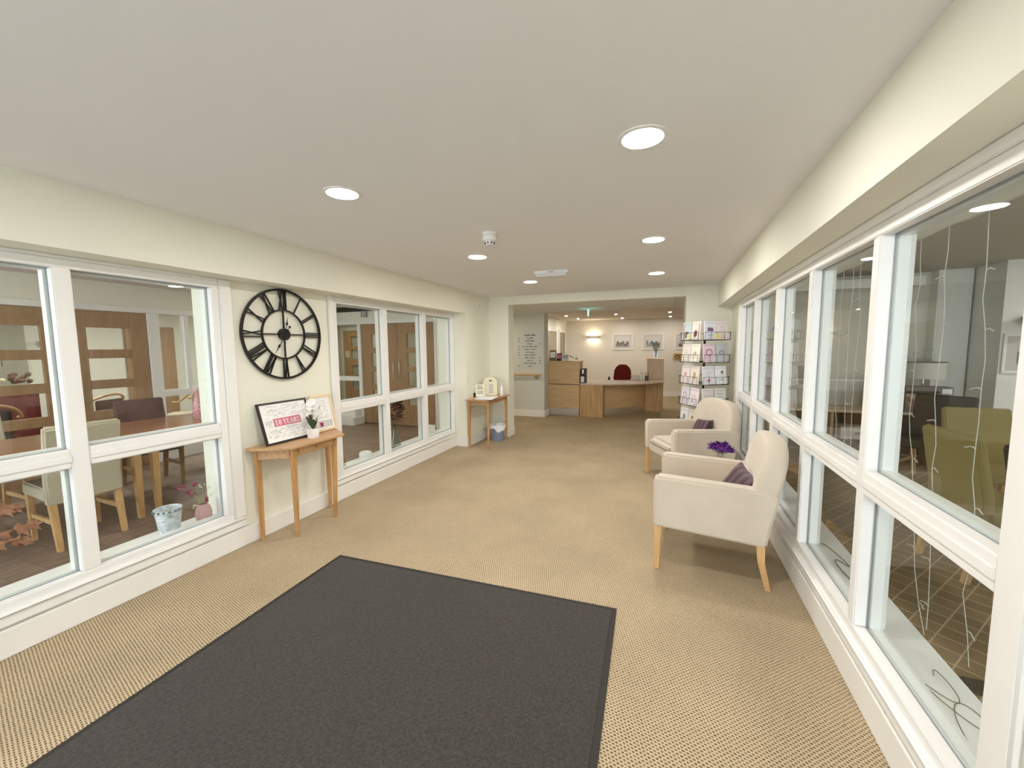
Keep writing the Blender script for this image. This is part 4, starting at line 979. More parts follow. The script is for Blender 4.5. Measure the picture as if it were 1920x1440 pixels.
def tub_chair(label, loc, rz, fab):
    t = thing('tub_chair', label, 'chair', loc, rz)
    B(-0.24, -0.24, 0.40, 0.24, 0.24, 0.48).build('seat', fab, t, bevel=0.02)
    MB().tube([(0.05+0.24*math.cos(R(a)), 0.30*math.sin(R(a)), 0.70+0.20*max(0, math.cos(R(a)))) for a in range(-110, 111, 10)], 0.018, 8).build('hoop_back', M_PALEWOOD, t, smooth=True)
    B(0.20, -0.2, 0.5, 0.24, 0.2, 0.82).build('back_pad', fab, t, bevel=0.015)
    for x, y in ((-0.2, -0.2), (-0.2, 0.2), (0.2, -0.2), (0.2, 0.2)): taper_leg(x, y, 0.42, 0.035, 0.025).build('leg', M_PALEWOOD, t)
tub_chair('hoop-backed chair with a brown seat beyond the wooden double doors', (-8.0, 3.35, 0), R(20), M_PLUMF)
tub_chair('hoop-backed chair with a dark seat beyond the wooden double doors', (-7.9, 2.25, 0), R(-10), M_DARKF)
tub_chair('hoop-backed chair with a cream seat beyond the glazed sidelight', (-7.7, 4.35, 0), R(40), M_LINEN)
ht = thing('sideboard', 'dark red sideboard under the hall flowers', 'sideboard', (-9.0, 2.35, 0))
B(-0.25, -0.7, 0.08, 0.25, 0.7, 0.95).build('body', mat('dark_red_wood', C(96, 34, 36), 0.5), ht, bevel=0.005)
for k in (-1, 0, 1): B(0.2505, k*0.45-0.2, 0.14, 0.262, k*0.45+0.2, 0.9).build('cupboard_door', mat('dark_red_wood2', C(110, 42, 42), 0.5), ht, bevel=0.003)
for k in range(5):
    fp = thing('flower_pot', 'bunch of %s flowers on the dark red sideboard' % ('dark', 'white', 'dusky pink', 'cream', 'brown')[k], 'plant', (-9.0, 1.75+0.30*k, 0.95))
    MB().lathe([(0.05, 0), (0.06, 0.09), (0.05, 0.09), (0.045, 0.02)], n=14).build('pot', M_CERAMIC, fp)
    cl = (C(50, 34, 34), C(236, 232, 226), C(190, 130, 130), C(226, 214, 186), C(110, 76, 58))[k]
    m = MB()
    for j in range(12): m.ball((random.uniform(-0.1, 0.1), random.uniform(-0.12, 0.12), 0.12+random.uniform(0, 0.14)), 0.035, 6)
    m.build('flower_heads', mat('hall_flower%d' % k, cl, 0.8), fp)
wl = thing('wall_uplighter', 'pale bowl wall light on the white hall wall', 'wall light', (-10.1, 3.65, 1.72))
MB().lathe([(0.02, -0.07), (0.09, -0.045), (0.14, 0.0), (0.13, 0.0), (0.08, -0.035), (0.001, -0.055)], n=20).build('bowl', M_CERAMIC, wl, smooth=True, loc=(0.145, 0, 0)); B(0, -0.04, -0.08, 0.10, 0.04, -0.05).build('bracket', M_CERAMIC, wl)

# ================================================================== PASSAGE AND RECEPTION
cp = structE('ceiling_passage')
B(-9.5, 6.65, 2.30, 3.0, 8.52, 2.40).build('soffit', M_CEIL, cp)
x = -9.5
while x < 3.0:
    for y0, y1 in ((6.66, 7.58), (7.586, 8.51)): B(x+0.003, y0, 2.285, min(x+1.2, 3.0)-0.003, y1, 2.30).build('panel', M_CEIL, cp)
    x += 1.2
struct(B(-3.3, 8.52, 2.40, 3.0, 13.35, 2.5).build('ceiling_reception', mat('reception_ceiling', C(226, 216, 206), 0.9)))
w = MB(); w.box(-9.5, 8.5, 0, -2.51, 8.8, 2.40)
struct(w.build('wall_sign', mat('sign_wall', C(214, 215, 208), 0.85)))
struct(B(-9.6, 6.75, 0, -9.5, 8.8, 2.4).build('wall_passage_end', M_WALL))
w = MB(); w.box(-3.25, 8.8, 0, -3.15, 13.25, 2.42); struct(w.build('wall_office', M_WALL))
w = MB(); w.box(-3.25, 13.25, 0, 3.1, 13.35, 2.42); struct(w.build('wall_back', mat('warm_wall', C(226, 220, 208), 0.85)))
w = MB(); w.box(3.0, 7.2, 0, 3.1, 13.25, 2.42); struct(w.build('wall_reception_right', M_WALL))
base_run('baseboard_reception', [(-9.5, 8.482, -2.51, 8.5), (-2.512, 8.482, -2.492, 8.86), (-3.15, 13.232, 3.0, 13.25), (2.982, 7.2, 3.0, 13.232)])
panel_door('door_8', (-8.05, 8.47, 0.005), 0, 0.85, 2.0, M_OAKV, [(0.45, 0.70), (0.86, 1.11), (1.27, 1.52), (1.60, 1.86)], 0.36)
tr = structE('trim_3'); 
for q in ((-8.13, 0, -8.06, 2.1), (-7.19, 0, -7.12, 2.1), (-8.06, 2.02, -7.19, 2.1)): B(q[0], 8.455, q[1], q[2], 8.5, q[3]).build('architrave', M_WHITE, tr)
ns = thing('door_notice', 'white notice on the amber wooden passage door', 'notice', (-7.93, 8.444, 1.40))
B(-0.06, 0, -0.08, 0.07, 0.003, 0.08).build('sheet', M_PAPER, ns); m = MB()
for k in range(4): m.box(-0.04, -0.001, -0.05+0.03*k, 0.05, -0.0002, -0.042+0.03*k)
m.build('text_lines', M_GREYINK, ns)
pl = downlight('added warm fill downlight in the passage ceiling', 'added passage downlights', M_DIFF_PASS, (-7.3, 7.6, 2.285))  # fittings put in to light the passage, kept out of sight
for p in ((-4.8, 7.6), (-3.6, 7.6), (1.6, 7.6)): copy_tree(pl, (p[0], p[1], 2.285), 0)

# directory board: a stack of slats, each with its own line of small lettering
db = thing('directory_board', 'wall directory of twelve pale slats with small dark lettering', 'sign', (-2.835, 8.5, 1.10))
rd = random.Random(11); M_SLAT = mat('slat_grey', C(212, 214, 212), 0.5)
wl_ = [(0.13, 0.11), (0.16,), (0.10, 0.10), (0.11,), (0.07, 0.05, 0.10, 0.09), (0.10, 0.03, 0.08), (0.08, 0.10), (0.10, 0.14), (0.08, 0.13), (0.07, 0.06), (0.09, 0.10, 0.06), (0.09,)]
arrow = 'nllrlllvrrrl'.replace('v', 'l')
for k in range(12):
    z1 = 0.74-k*0.0617; s = B(-0.30, -0.012, z1-0.0585, 0.30, 0, z1).build('slat', M_SLAT, db)
    m = MB(); ww = wl_[k]; tot = sum(ww)+0.018*(len(ww)-1); u = -tot/2; hh = 0.026 if k else 0.034
    for L in ww:
        n = max(2, int(L/0.017))
        for q in range(n):
            a = u+L*q/n; m.box(a, -0.0132, z1-0.042, a+L/n*0.72, -0.0121, z1-0.042+hh*rd.choice((0.62, 0.62, 1)))
        u += L+0.018
    m.build('lettering', M_INK, s)
    if arrow[k] in 'lr':
        ax = -0.26 if arrow[k] == 'l' else 0.235; m = MB()
        m.prism([(ax-0.016, z1-0.042), (ax+0.016, z1-0.042), (ax, z1-0.014)], -0.0132, -0.0121, 'y'); m.build('arrow', M_BLACKPL, s)
hr = thing('handrail', 'wooden handrail with a ring bracket under the directory board', 'handrail', (-3.8, 8.44, 0.945))
MB().cyl((-1.6, 0, 0), (1.23, 0, 0), 0.024, n=14).build('rail', M_OAKX, hr, smooth=True)
MB().tube([(1.13+0.035*math.cos(R(a)), 0.01, -0.055+0.035*math.sin(R(a))) for a in range(0, 360, 20)], 0.012, 8, True).build('end_ring', M_BRASS, hr, smooth=True)
B(1.10, 0.0, -0.05, 1.16, 0.06, -0.02).build('bracket', M_BRASS, hr, bevel=0.003)

# exit sign: green lit box hung edge-on
ex = thing('exit_sign', 'hanging green lit exit sign seen edge-on below the passage ceiling', 'exit sign', (-1.46, 7.95, 2.285), R(8))
B(-0.03, -0.17, -0.018, 0.03, 0.17, 0).build('housing', M_CERAMIC, ex)
B(-0.008, -0.16, -0.135, 0.008, 0.16, -0.018).build('lit_panel', mat('exit_green', C(20, 170, 130), 0.3, emit=(0.12, 0.9, 0.72, 1), estr=2.2), ex)
for sg in (-1, 1):
    m = MB(); xx = sg*0.0085
    m.prism([(0.02, -0.08), (0.10, -0.08), (0.10, -0.105), (0.145, -0.072), (0.10, -0.04), (0.10, -0.064), (0.02, -0.064)], xx-0.0004, xx+0.0004, 'x')
    m.prism([(-0.05, -0.12), (-0.03, -0.12), (-0.02, -0.07), (-0.005, -0.06), (-0.035, -0.04), (-0.07, -0.06), (-0.05, -0.08)], xx-0.0004, xx+0.0004, 'x')
    m.build('pictogram', mat('exit_white', C(240, 255, 250), 0.4, emit=(0.8, 1, 0.95, 1), estr=2.0), ex)

# office windows on the reception's left wall
def office_win(name, y0, y1, pane):
    e = structE(name, (-3.15, 0, 0)); 
    for q in ((y0, 1.0, y0+0.08, 2.08), (y1-0.08, 1.0, y1, 2.08), (y0+0.08, 2.0, y1-0.08, 2.08), (y0+0.08, 1.0, y1-0.08, 1.06)): B(0.0, q[0], q[1], 0.03, q[2], q[3]).build('window_frame', M_WHITE, e)
    B(0.001, y0+0.08, 1.06, 0.008, y1-0.08, 2.0).build('blind', pane, e)
    B(0.014, y0+0.08, 1.06, 0.019, y1-0.08, 2.0).build('pane', M_DGLASS, e)
office_win('window_7', 10.3, 11.95, mat('beige_blind', C(196, 186, 160), 0.8)); office_win('window_8', 12.2, 13.1, mat('grey_blind', C(176, 160, 136), 0.8))

# reception furniture
cb = thing('reception_cabinet', 'tall oak reception cabinet with a steel kick plate beside the handrail', 'cabinet', (-2.175, 8.87, 0))
B(-0.365, 0.02, 0.16, 0.365, 0.38, 1.205).build('body', M_OAKV, cb); B(-0.368, 0.012, 0.700, 0.368, 0.0199, 0.716).build('shadow_gap', M_DARKF, cb)
B(-0.37, 0.0, 0.165, 0.37, 0.02, 0.700).build('panel', M_OAKX, cb, bevel=0.002); B(-0.37, 0.0, 0.716, 0.37, 0.02, 1.205).build('panel', M_OAKX, cb, bevel=0.002)
B(-0.355, 0.03, 0.0, 0.355, 0.37, 0.16).build('kick_plate', M_STEEL, cb); B(-0.375, -0.012, 1.207, 0.385, 0.39, 1.232).build('top', M_OAKX, cb, bevel=0.003)
dk = thing('reception_desk', 'curved oak reception desk with a steel plinth', 'desk', (-1.0, 9.4, 0))
L_ = lambda p: (p[0]+1.0, p[1]-9.4)
B(-0.785, -0.58, 0, -0.31, -0.05, 0.712).build('end_block', M_OAKV, dk, bevel=0.002); B(-0.309, -0.58, 0, -0.285, -0.05, 0.712).build('edge_board', M_OAKV, dk, bevel=0.002)
arc = []
P0, P1, P2 = Vector((-1.285, 9.10)), Vector((-0.74, 9.30)), Vector((-0.48, 9.96))
for k in range(13):
    s = k/12; arc.append((P0*(1-s)**2+P1*2*s*(1-s)+P2*s*s))
def curve_panel(off, z0, z1, th):
    o = []; i = []
    for k, p in enumerate(arc):
        t = (arc[min(k+1, 12)]-arc[max(k-1, 0)]).normalized(); n = Vector((t.y, -t.x)); o.append(L_(p-n*off)); i.append(L_(p-n*(off+th)))
    m = MB(); n = len(o)
    for k in range(n-1):
        m.hexa([(*o[k], z0), (*o[k+1], z0), (*i[k+1], z0), (*i[k], z0)], [(*o[k], z1), (*o[k+1], z1), (*i[k+1], z1), (*i[k], z1)])
    return m
curve_panel(0, 0.172, 0.712, 0.02).build('curved_front', M_OAKX, dk); curve_panel(0.004, 0.0, 0.17, 0.015).build('plinth', M_STEEL, dk, smooth=True)
B(0.50, 0.66, 0, 0.915, 0.685, 0.712).build('side_panel', M_OAKV, dk, bevel=0.002)
front = [(-1.785, 8.80), (-1.25, 8.80), (-0.92, 8.92), (-0.62, 9.12), (-0.32, 9.40), (-0.06, 9.72), (-0.05, 10.20), (-0.55, 10.22), (-0.95, 9.95), (-1.45, 9.85), (-1.785, 9.80)]
MB().prism([L_(p) for p in front], 0.714, 0.742).build('worktop', mat('worktop', C(226, 206, 186), 0.3, col2=C(212, 190, 168), vscale=3, stretch=(1, 8, 1)), dk, bevel=0.004)
rc = thing('side_cabinet', 'narrow tall oak cabinet at the right end of the reception desk', 'cabinet', (-0.26, 10.3, 0))
B(-0.19, 0, 0, 0.19, 0.42, 1.215).build('body', mat('pale_laminate', C(226, 204, 180), 0.45, col2=C(216, 190, 164), vscale=3, stretch=(6, 6, 1)), rc, bevel=0.003); B(-0.2, -0.01, 1.215, 0.2, 0.43, 1.24).build('top', M_OAKX, rc, bevel=0.003)
bf = thing('magazine_file', 'black upright magazine file with a white label on the desk', 'file', (-1.735, 8.98, 0.742))
MB().prism([(-0.11, 0), (0.11, 0), (0.11, 0.32), (-0.02, 0.32), (-0.11, 0.20)], -0.052, 0.052, 'x').build('case', M_BLACKPL, bf, bevel=0.002)
B(-0.040, -0.1115, 0.02, 0.03, -0.1102, 0.15).build('label', M_PAPER, bf); B(-0.02, -0.10, 0.17, 0.02, 0.0, 0.30).build('papers', M_PAPER, bf)
for k, (x, y, rz_, nm) in enumerate(((-1.42, 9.05, 0.2, 'single white sheet by the magazine file'), (-1.12, 9.08, -0.3, 'white sheet lying on the middle of the desk'), (-0.78, 9.36, 0.5, 'white sheet near the curved edge of the desk'))):
    p = thing('paper_sheet', nm, 'paper', (x, y, 0.742), rz_); B(-0.105, -0.148, 0, 0.105, 0.148, 0.003).build('sheet', M_PAPER, p)
    m = MB()
    for j in range(6): m.box(-0.08, -0.11+0.04*j, 0.0031, 0.08, -0.102+0.04*j, 0.0034)
    m.build('text_lines', M_GREYINK, p)
kt = thing('white_pot', 'white pot beside the pen holder on the reception desk', 'pot', (-0.56, 10.0, 0.742))
MB().lathe([(0.04, 0), (0.045, 0.01), (0.045, 0.12), (0.030, 0.15), (0.03, 0.17)], n=18).build('pot_body', M_CERAMIC, kt, smooth=True); MB().cyl((0, 0, 0.17), (0, 0, 0.185), 0.026, n=14).build('lid', M_GREYINK, kt)
ph = thing('pen_holder', 'dark mesh pen holder full of pens on the reception desk', 'pen holder', (-0.44, 10.0, 0.742))
MB().lathe([(0.045, 0), (0.045, 0.11), (0.041, 0.11), (0.041, 0.006), (0.001, 0.006)], n=18).build('cup', mat('grey_mesh', C(90, 92, 96), 0.5), ph)
for k in range(6):
    a = k*1.05; MB().cyl((0.02*math.cos(a), 0.02*math.sin(a), 0.01), (0.045*math.cos(a), 0.045*math.sin(a), 0.18+0.01*(k % 3)), 0.005, n=6).build('pen', (M_INK, M_PINK, M_LEAF)[k % 3], ph)
for k in range(4):
    bk = thing('book', 'small %s book in the little stack on the desk' % ('brown', 'cream', 'red', 'tan')[k], 'book', (-0.70, 10.02, 0.742+0.03*k), 0.1*k)
    B(-0.10, -0.07, 0, 0.10, 0.07, 0.028).build('cover', mat('book%d' % k, (C(120, 60, 50), C(226, 210, 180), C(150, 50, 46), C(206, 150, 110))[k], 0.6), bk)
    B(-0.097, -0.0705, 0.004, 0.097, -0.0700, 0.024).build('pages', M_PAPER, bk)
# red office chair
oc = thing('office_chair', 'red upholstered office chair behind the reception desk', 'chair', (-1.04, 10.42, 0), R(4))
M_RED = mat('red_fabric', C(122, 30, 26), 0.85, var=0.1, vscale=30)
B(-0.24, -0.26, 0.44, 0.24, 0.22, 0.53).build('seat', M_RED, oc, bevel=0.035, seg=4)
bk_ = [(-0.20, 0.62), (0.20, 0.62), (0.225, 0.75), (0.20, 0.95), (0.14, 1.06), (0.06, 1.09), (-0.06, 1.09), (-0.14, 1.06), (-0.20, 0.95), (-0.225, 0.75)]
MB().prism(bk_, 0.14, 0.22, 'y').build('backrest', M_RED, oc, bevel=0.03, seg=4)
MB().tube([(0, 0.10, 0.46), (0, 0.25, 0.46), (0, 0.255, 0.62), (0, 0.23, 0.75)], 0.02, 8).build('back_bar', M_BLACKPL, oc)
for s in (-1, 1): MB().tube([(s*0.24, 0.1, 0.48), (s*0.31, 0.1, 0.50), (s*0.32, 0.08, 0.72), (s*0.32, 0.0, 0.775), (s*0.32, -0.14, 0.775), (s*0.32, -0.18, 0.73)], 0.02, 8).build('armrest', M_BLACKPL, oc, smooth=True)
MB().cyl((0, 0, 0.09), (0, 0, 0.45), 0.028, n=12).build('gas_lift', M_BLACKPL, oc)
for k in range(5):
    a = k*2*math.pi/5; l = MB(); l.tube([(0.02*math.cos(a), 0.02*math.sin(a), 0.10), (0.29*math.cos(a), 0.29*math.sin(a), 0.07)], 0.02, 8); l.build('base_arm', M_BLACKPL, oc)
    MB().ball((0.29*math.cos(a), 0.29*math.sin(a), 0.03), 0.03, 10).build('castor', M_BLACKPL, oc)
# leaflets on the tall cabinet
def leaflet(label, x, y, w_, h_, cl, cl2, rz=0.0):
    t = thing('leaflet_holder', label, 'leaflets', (x, y, 1.232), rz)
    MB().hexa([(-w_/2, -0.02, 0), (w_/2, -0.02, 0), (w_/2, 0.02, 0), (-w_/2, 0.02, 0)], [(-w_/2, 0.05, h_), (w_/2, 0.05, h_), (w_/2, 0.075, h_), (-w_/2, 0.075, h_)]).build('leaflets', cl, t)
    MB().hexa([(-w_*0.4, -0.0215+0.07*0.3, h_*0.3), (w_*0.4, -0.0215+0.07*0.3, h_*0.3), (w_*0.4, -0.0205+0.07*0.3, h_*0.3), (-w_*0.4, -0.0205+0.07*0.3, h_*0.3)],
              [(-w_*0.4, -0.0215+0.07*0.85, h_*0.85), (w_*0.4, -0.0215+0.07*0.85, h_*0.85), (w_*0.4, -0.0205+0.07*0.85, h_*0.85), (-w_*0.4, -0.0205+0.07*0.85, h_*0.85)]).build('cover_print', cl2, t)
    B(-w_/2, -0.028, 0, w_/2, -0.022, h_*0.35).build('clear_front', M_DGLASS, t)
leaflet('brown leaflet holder on the tall reception cabinet', -2.46, 9.0, 0.15, 0.24, mat('leaf_brown', C(140, 112, 84), 0.7), M_PAPER)
leaflet('dark leaflet holder on the tall reception cabinet', -2.315, 9.02, 0.11, 0.17, M_BLACKPL, M_PINK, 0)
leaflet('white leaflet holder on the tall reception cabinet', -2.165, 9.0, 0.16, 0.16, M_PAPER, M_GREYINK, 0)
fd_ = thing('flower_posy', 'pale silk posy lying on the tall reception cabinet', 'flowers', (-1.95, 9.0, 1.232))
m = MB(); m.tube([(0.10, 0, 0.01), (0.0, 0.0, 0.05), (-0.10, 0, 0.10)], 0.004, 5); m.build('stem', M_LEAF, fd_)
for k in range(9):
    m = MB(); leaf(m, (-0.10+0.02*k, random.uniform(-0.03, 0.03), 0.09-0.007*k), random.uniform(0, 6.28), 0.07, 0.035, 0.05, 0.02, 4); m.build('petal', M_PETAL if k % 3 else M_DARKF, fd_, recalc=False)
# vase on side cabinet
gvv = thing('glass_vase', 'square glass vase of green stems on the narrow oak cabinet', 'vase', (-0.26, 10.45, 1.24))
MB().lathe([(0.075, 0), (0.08, 0.16), (0.074, 0.16), (0.069, 0.01), (0.001, 0.01)], n=4).build('glass', M_DGLASS, gvv, rot=(0, 0, R(45)))
m = MB()
for k in range(14):
    a = k*2.4; m.tube([(0.01*math.cos(a), 0.01*math.sin(a), 0.02), (0.03*math.cos(a), 0.03*math.sin(a), 0.2), (0.10*math.cos(a), 0.06*math.sin(a), 0.34+0.02*(k % 5))], 0.003, 4)
m.build('stems', M_LEAF, gvv)
for k in range(26):
    a = k*2.4; m = MB(); leaf(m, (0.05*math.cos(a), 0.04*math.sin(a), 0.19+0.007*k), a, 0.07, 0.018, 0.08, 0, 3); m.build('leaf', mat('grey_green', C(110, 126, 84), 0.6), gvv, recalc=False)
# back wall: sconce, pictures, plaque
sc_ = thing('wall_sconce', 'half-bowl plaster wall sconce glowing on the reception back wall', 'wall light', (-2.25, 13.25, 1.865))
m = MB(); n = 20; vs = []; rings = ((0.17, -0.060), (0.185, -0.055), (0.215, 0.0), (0.225, 0.035), (0.215, 0.037), (0.205, 0.0), (0.170, -0.055))
for r, z in rings:
    for i in range(n+1):
        a = math.pi+math.pi*i/n; vs.append((r*math.cos(a), 0.62*r*math.sin(a)-0.002, z))
m._add(vs, [(k*(n+1)+i, k*(n+1)+i+1, (k+1)*(n+1)+i+1, (k+1)*(n+1)+i) for k in range(len(rings)-1) for i in range(n)])
m.build('bowl', mat('plaster_bowl', C(226, 218, 204), 0.7), sc_, smooth=True)
MB().cyl((-0.09, -0.05, -0.015), (0.09, -0.05, -0.015), 0.016, n=10).build('bulb', M_SCONCE, sc_)
B(-0.12, -0.012, -0.05, 0.12, 0, 0.02).build('wall_plate', M_CERAMIC, sc_)
def picture(label, x, z, w_, h_, y, cols, seed, fr=0.028, mount=0.09):
    t = thing('framed_print', label, 'picture', (x, y, z)); m = MB()
    for a in ((-w_/2, -h_/2, w_/2, -h_/2+fr), (-w_/2, h_/2-fr, w_/2, h_/2), (-w_/2, -h_/2+fr, -w_/2+fr, h_/2-fr), (w_/2-fr, -h_/2+fr, w_/2, h_/2-fr)): m.box(a[0], -0.025, a[1], a[2], 0, a[3])
    m.build('frame', M_SILVER, t, bevel=0.002); B(-w_/2+fr, -0.010, -h_/2+fr, w_/2-fr, -0.004, h_/2-fr).build('mount', mat('mount_white', C(208, 203, 198), 0.8), t)
    a, b = w_/2-fr-mount, h_/2-fr-mount*0.75
    ar = B(-a, -0.0115, -b, a, -0.0102, b).build('artwork', mat('sky_wash', cols[0], 0.8), t)
    r_ = random.Random(seed); pts = [(-a, -b)]+[(-a+2*a*k/12, b*r_.uniform(-0.5, 0.35)) for k in range(13)]+[(a, -b)]
    MB().prism(pts, -0.0125, -0.0117, 'y').build('landscape', mat('wash_%d' % seed, cols[1], 0.8), ar)
    pts = [(-a, -b)]+[(-a+2*a*k/9, b*r_.uniform(-0.95, -0.3)) for k in range(10)]+[(a, -b)]
    MB().prism(pts, -0.0135, -0.0127, 'y').build('foreground', mat('fore_%d' % seed, cols[2], 0.8), ar)
picture('silver-framed grey landscape print beside the glowing sconce', -1.33, 1.695, 0.62, 0.51, 13.25, (C(214, 210, 206), C(120, 118, 116), C(150, 140, 132)), 1)
picture('silver-framed blue-grey village print above the vase of green stems', -0.42, 1.685, 0.62, 0.49, 13.25, (C(200, 206, 212), C(122, 130, 140), C(156, 156, 156)), 2)
picture('silver-framed beige shore print above the wooden plaque', 0.51, 1.685, 0.62, 0.49, 13.25, (C(206, 196, 188), C(170, 156, 146), C(90, 76, 68)), 3)
pq = thing('wall_plaque', 'gold wooden plaque with a dark round heart emblem on the back wall', 'plaque', (0.285, 13.25, 1.225))
MB().prism([(-0.12, -0.06), (-0.08, -0.09), (0.08, -0.09), (0.12, -0.06), (0.12, 0.06), (0.09, 0.10), (-0.09, 0.10), (-0.12, 0.06)], -0.04, 0, 'y').build('backboard', M_BRASS, pq, bevel=0.004)
MB().cyl((0, -0.048, 0), (0, -0.0405, 0), 0.066, n=24).build('disc', mat('dark_brown', C(70, 48, 34), 0.5), pq)
MB().prism([(0, -0.045), (0.035, -0.01), (0.035, 0.015), (0.018, 0.028), (0, 0.015), (-0.018, 0.028), (-0.035, 0.015), (-0.035, -0.01)], -0.053, -0.0485, 'y').build('heart', M_BRASS, pq)
sp = thing('ceiling_spotlight', 'small bright reception spotlight by the office windows', 'spotlight', (-2.60, 10.92, 2.40), 0, 'reception spotlights')
MB().lathe([(0.032, -0.004), (0.030, -0.012), (0.046, -0.008), (0.048, 0)], n=20, cap=False).build('bezel', M_CHROME, sp, smooth=True); MB().cyl((0, 0, -0.012), (0, 0, -0.003), 0.030, n=16).build('bulb', M_SPOT, sp)
for p, txt in (((-2.53, 12.15), 'in front of the glowing sconce'), ((-1.285, 10.98), 'above the red office chair'), ((-1.28, 12.5), 'in front of the grey landscape print'), ((0.04, 10.92), 'above the narrow oak cabinet'), ((0.06, 12.5), 'in front of the beige shore print')): copy_tree(sp, (p[0], p[1], 2.40), 0, None, 'small bright reception spotlight '+txt)

# ================================================================== LOUNGE (behind the right windows)
M_DIFF_LNG = mat('fill_diffuser_lounge', C(255, 250, 240), 0.5, emit=(1.0, 0.95, 0.88, 1), estr=260.0)
LX1, LY0, LY1, LC = 5.6, -1.2, 7.1, 2.50
M_LWALL = mat('lounge_wall', C(222, 220, 208), 0.85)
struct(B(XRB, LY0, -0.1, LX1, LY1, 0.0).build('floor_lounge', M_GRID))
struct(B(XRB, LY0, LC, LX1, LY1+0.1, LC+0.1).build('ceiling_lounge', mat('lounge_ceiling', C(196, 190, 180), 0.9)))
w = MB(); w.box(XRB, LY1, 0, LX1, LY1+0.1, LC); w.box(LX1, LY0, 0, LX1+0.1, LY1+0.1, LC)
w.box(XRB, -2.5, CE, XRB+0.02, LY1, LC)
w.box(XRB, LY0-0.1, 0, 2.4, LY0, LC); w.box(4.8, LY0-0.1, 0, LX1, LY0, LC); w.box(2.4, LY0-0.1, 0, 4.8, LY0, 0.6); w.box(2.4, LY0-0.1, 2.2, 4.8, LY0, LC)
struct(w.build('wall_lounge', M_LWALL))
w = MB(); w.box(3.26, 6.95, 0, 3.60, LY1, LC); w.box(3.62, 6.45, 0, LX1, LY1, LC); struct(w.build('wall_lounge_piers', mat('lounge_white', C(242, 242, 236), 0.85)))
lg = downlight('added fill downlight between the lounge window and the pier', 'added lounge downlights', M_DIFF_LNG, (4.7, 1.7, LC)); copy_tree(lg, (4.0, 0.9, LC), 0, None, 'added fill downlight over the lounge window end'); copy_tree(lg, (4.7, 3.4, LC), 0, None, 'added fill downlight over the lounge wall beside the pier'); copy_tree(lg, (4.7, 5.2, LC), 0, None, 'added fill downlight in front of the lounge print')  # invented lamps hidden from view, they brighten the lounge walls
wn = structE('window_9', (3.6, LY0-0.05, 0))
for a, b in ((-1.2, 0), (0, 1.2)):
    fr = MB()
    for q in ((a, 0.6, a+0.05, 2.2), (b-0.05, 0.6, b, 2.2), (a+0.05, 0.6, b-0.05, 0.65), (a+0.05, 2.15, b-0.05, 2.2)): fr.box(q[0], -0.03, q[1], q[2], 0.03, q[3])
    fr.build('window_frame', M_WHITE, wn); B(a+0.05, -0.003, 0.65, b-0.05, 0.003, 2.15).build('pane', M_DGLASS, wn)
picture('white-framed grey print on the pier in the dim lounge', 4.00, 1.43, 0.72, 0.46, 6.45, (C(206, 206, 210), C(120, 122, 126), C(150, 150, 152)), 6, 0.03, 0.1)
wl2 = thing('wall_uplighter', 'unlit bowl wall light above the print in the dim lounge', 'wall light', (3.87, 6.45, 1.82))
MB().lathe([(0.02, -0.09), (0.12, -0.06), (0.19, 0.02), (0.18, 0.02), (0.11, -0.05), (0.001, -0.07)], n=22).build('bowl', mat('lounge_bowl', C(196, 190, 182), 0.6), wl2, smooth=True, loc=(0, -0.195, 0)); B(-0.04, -0.1, -0.07, 0.04, 0, -0.04).build('bracket', M_CERAMIC, wl2)
dining_chair('olive chair with its back to the window in the dim lounge', M_OLIVEF, M_PALEWOOD, (2.06, 3.60, 0), R(188), 0.97, 0.46)
dining_chair('olive chair at the far side of the lounge table', M_OLIVEF, M_PALEWOOD, (2.62, 4.62, 0), R(90), 0.97, 0.46)
dining_chair('dark brown chair turned away by the lounge sideboard', M_DARKF, M_PALEWOOD, (2.78, 5.78, 0), R(48), 0.97, 0.50)
dining_chair('dark brown chair next to the olive chair with its back to the window', M_DARKF, M_DOORWOOD, (2.14, 2.98, 0), R(184), 0.97, 0.46)
lt = thing('lounge_table', 'low round dark table among the lounge chairs', 'table', (2.95, 3.55, 0))
MB().lathe([(0.50, 0.70), (0.51, 0.705), (0.51, 0.725), (0.50, 0.73)], n=36).build('table_top', mat('dark_table', C(84, 56, 40), 0.35), lt, smooth=True); MB().cyl((0, 0, 0.02), (0, 0, 0.7), 0.05, n=14).build('pedestal', M_DOORWOOD, lt); MB().lathe([(0.3, 0), (0.3, 0.02), (0.06, 0.05)], n=28).build('foot', M_DOORWOOD, lt)
sd2 = thing('lounge_sideboard', 'cream-topped sideboard with dark open shelves along the lounge wall', 'sideboard', (2.35, 6.64, 0))
B(-0.95, -0.30, 0.675, 0.88, 0.30, 0.705).build('top', mat('cream_top', C(222, 210, 186), 0.5), sd2, bevel=0.004); B(-0.93, 0.26, 0.06, 0.86, 0.29, 0.675).build('back_panel', M_DARKF, sd2)
for x in (-0.93, -0.33, 0.27, 0.83): B(x, -0.28, 0, x+0.03, 0.26, 0.675).build('upright', M_OAKV, sd2)
for x in (-0.90, -0.30, 0.30): B(x, -0.27, 0.30, x+0.57 if x < 0.2 else 0.83, 0.26, 0.325).build('shelf', M_DARKF, sd2)
wbx = thing('white_drawer_box', 'white drawer box with a label on the lounge sideboard shelf', 'box', (2.36, 6.48, 0.325))
B(-0.22, -0.11, 0, 0.18, 0.15, 0.16).build('box_body', M_CERAMIC, wbx, bevel=0.004); B(-0.07, -0.113, 0.06, 0.05, -0.1105, 0.10).build('label', M_GREYINK, wbx)
hb = thing('white_headboard', 'pale padded screen standing on the lounge sideboard', 'screen', (2.05, 6.86, 0.705))
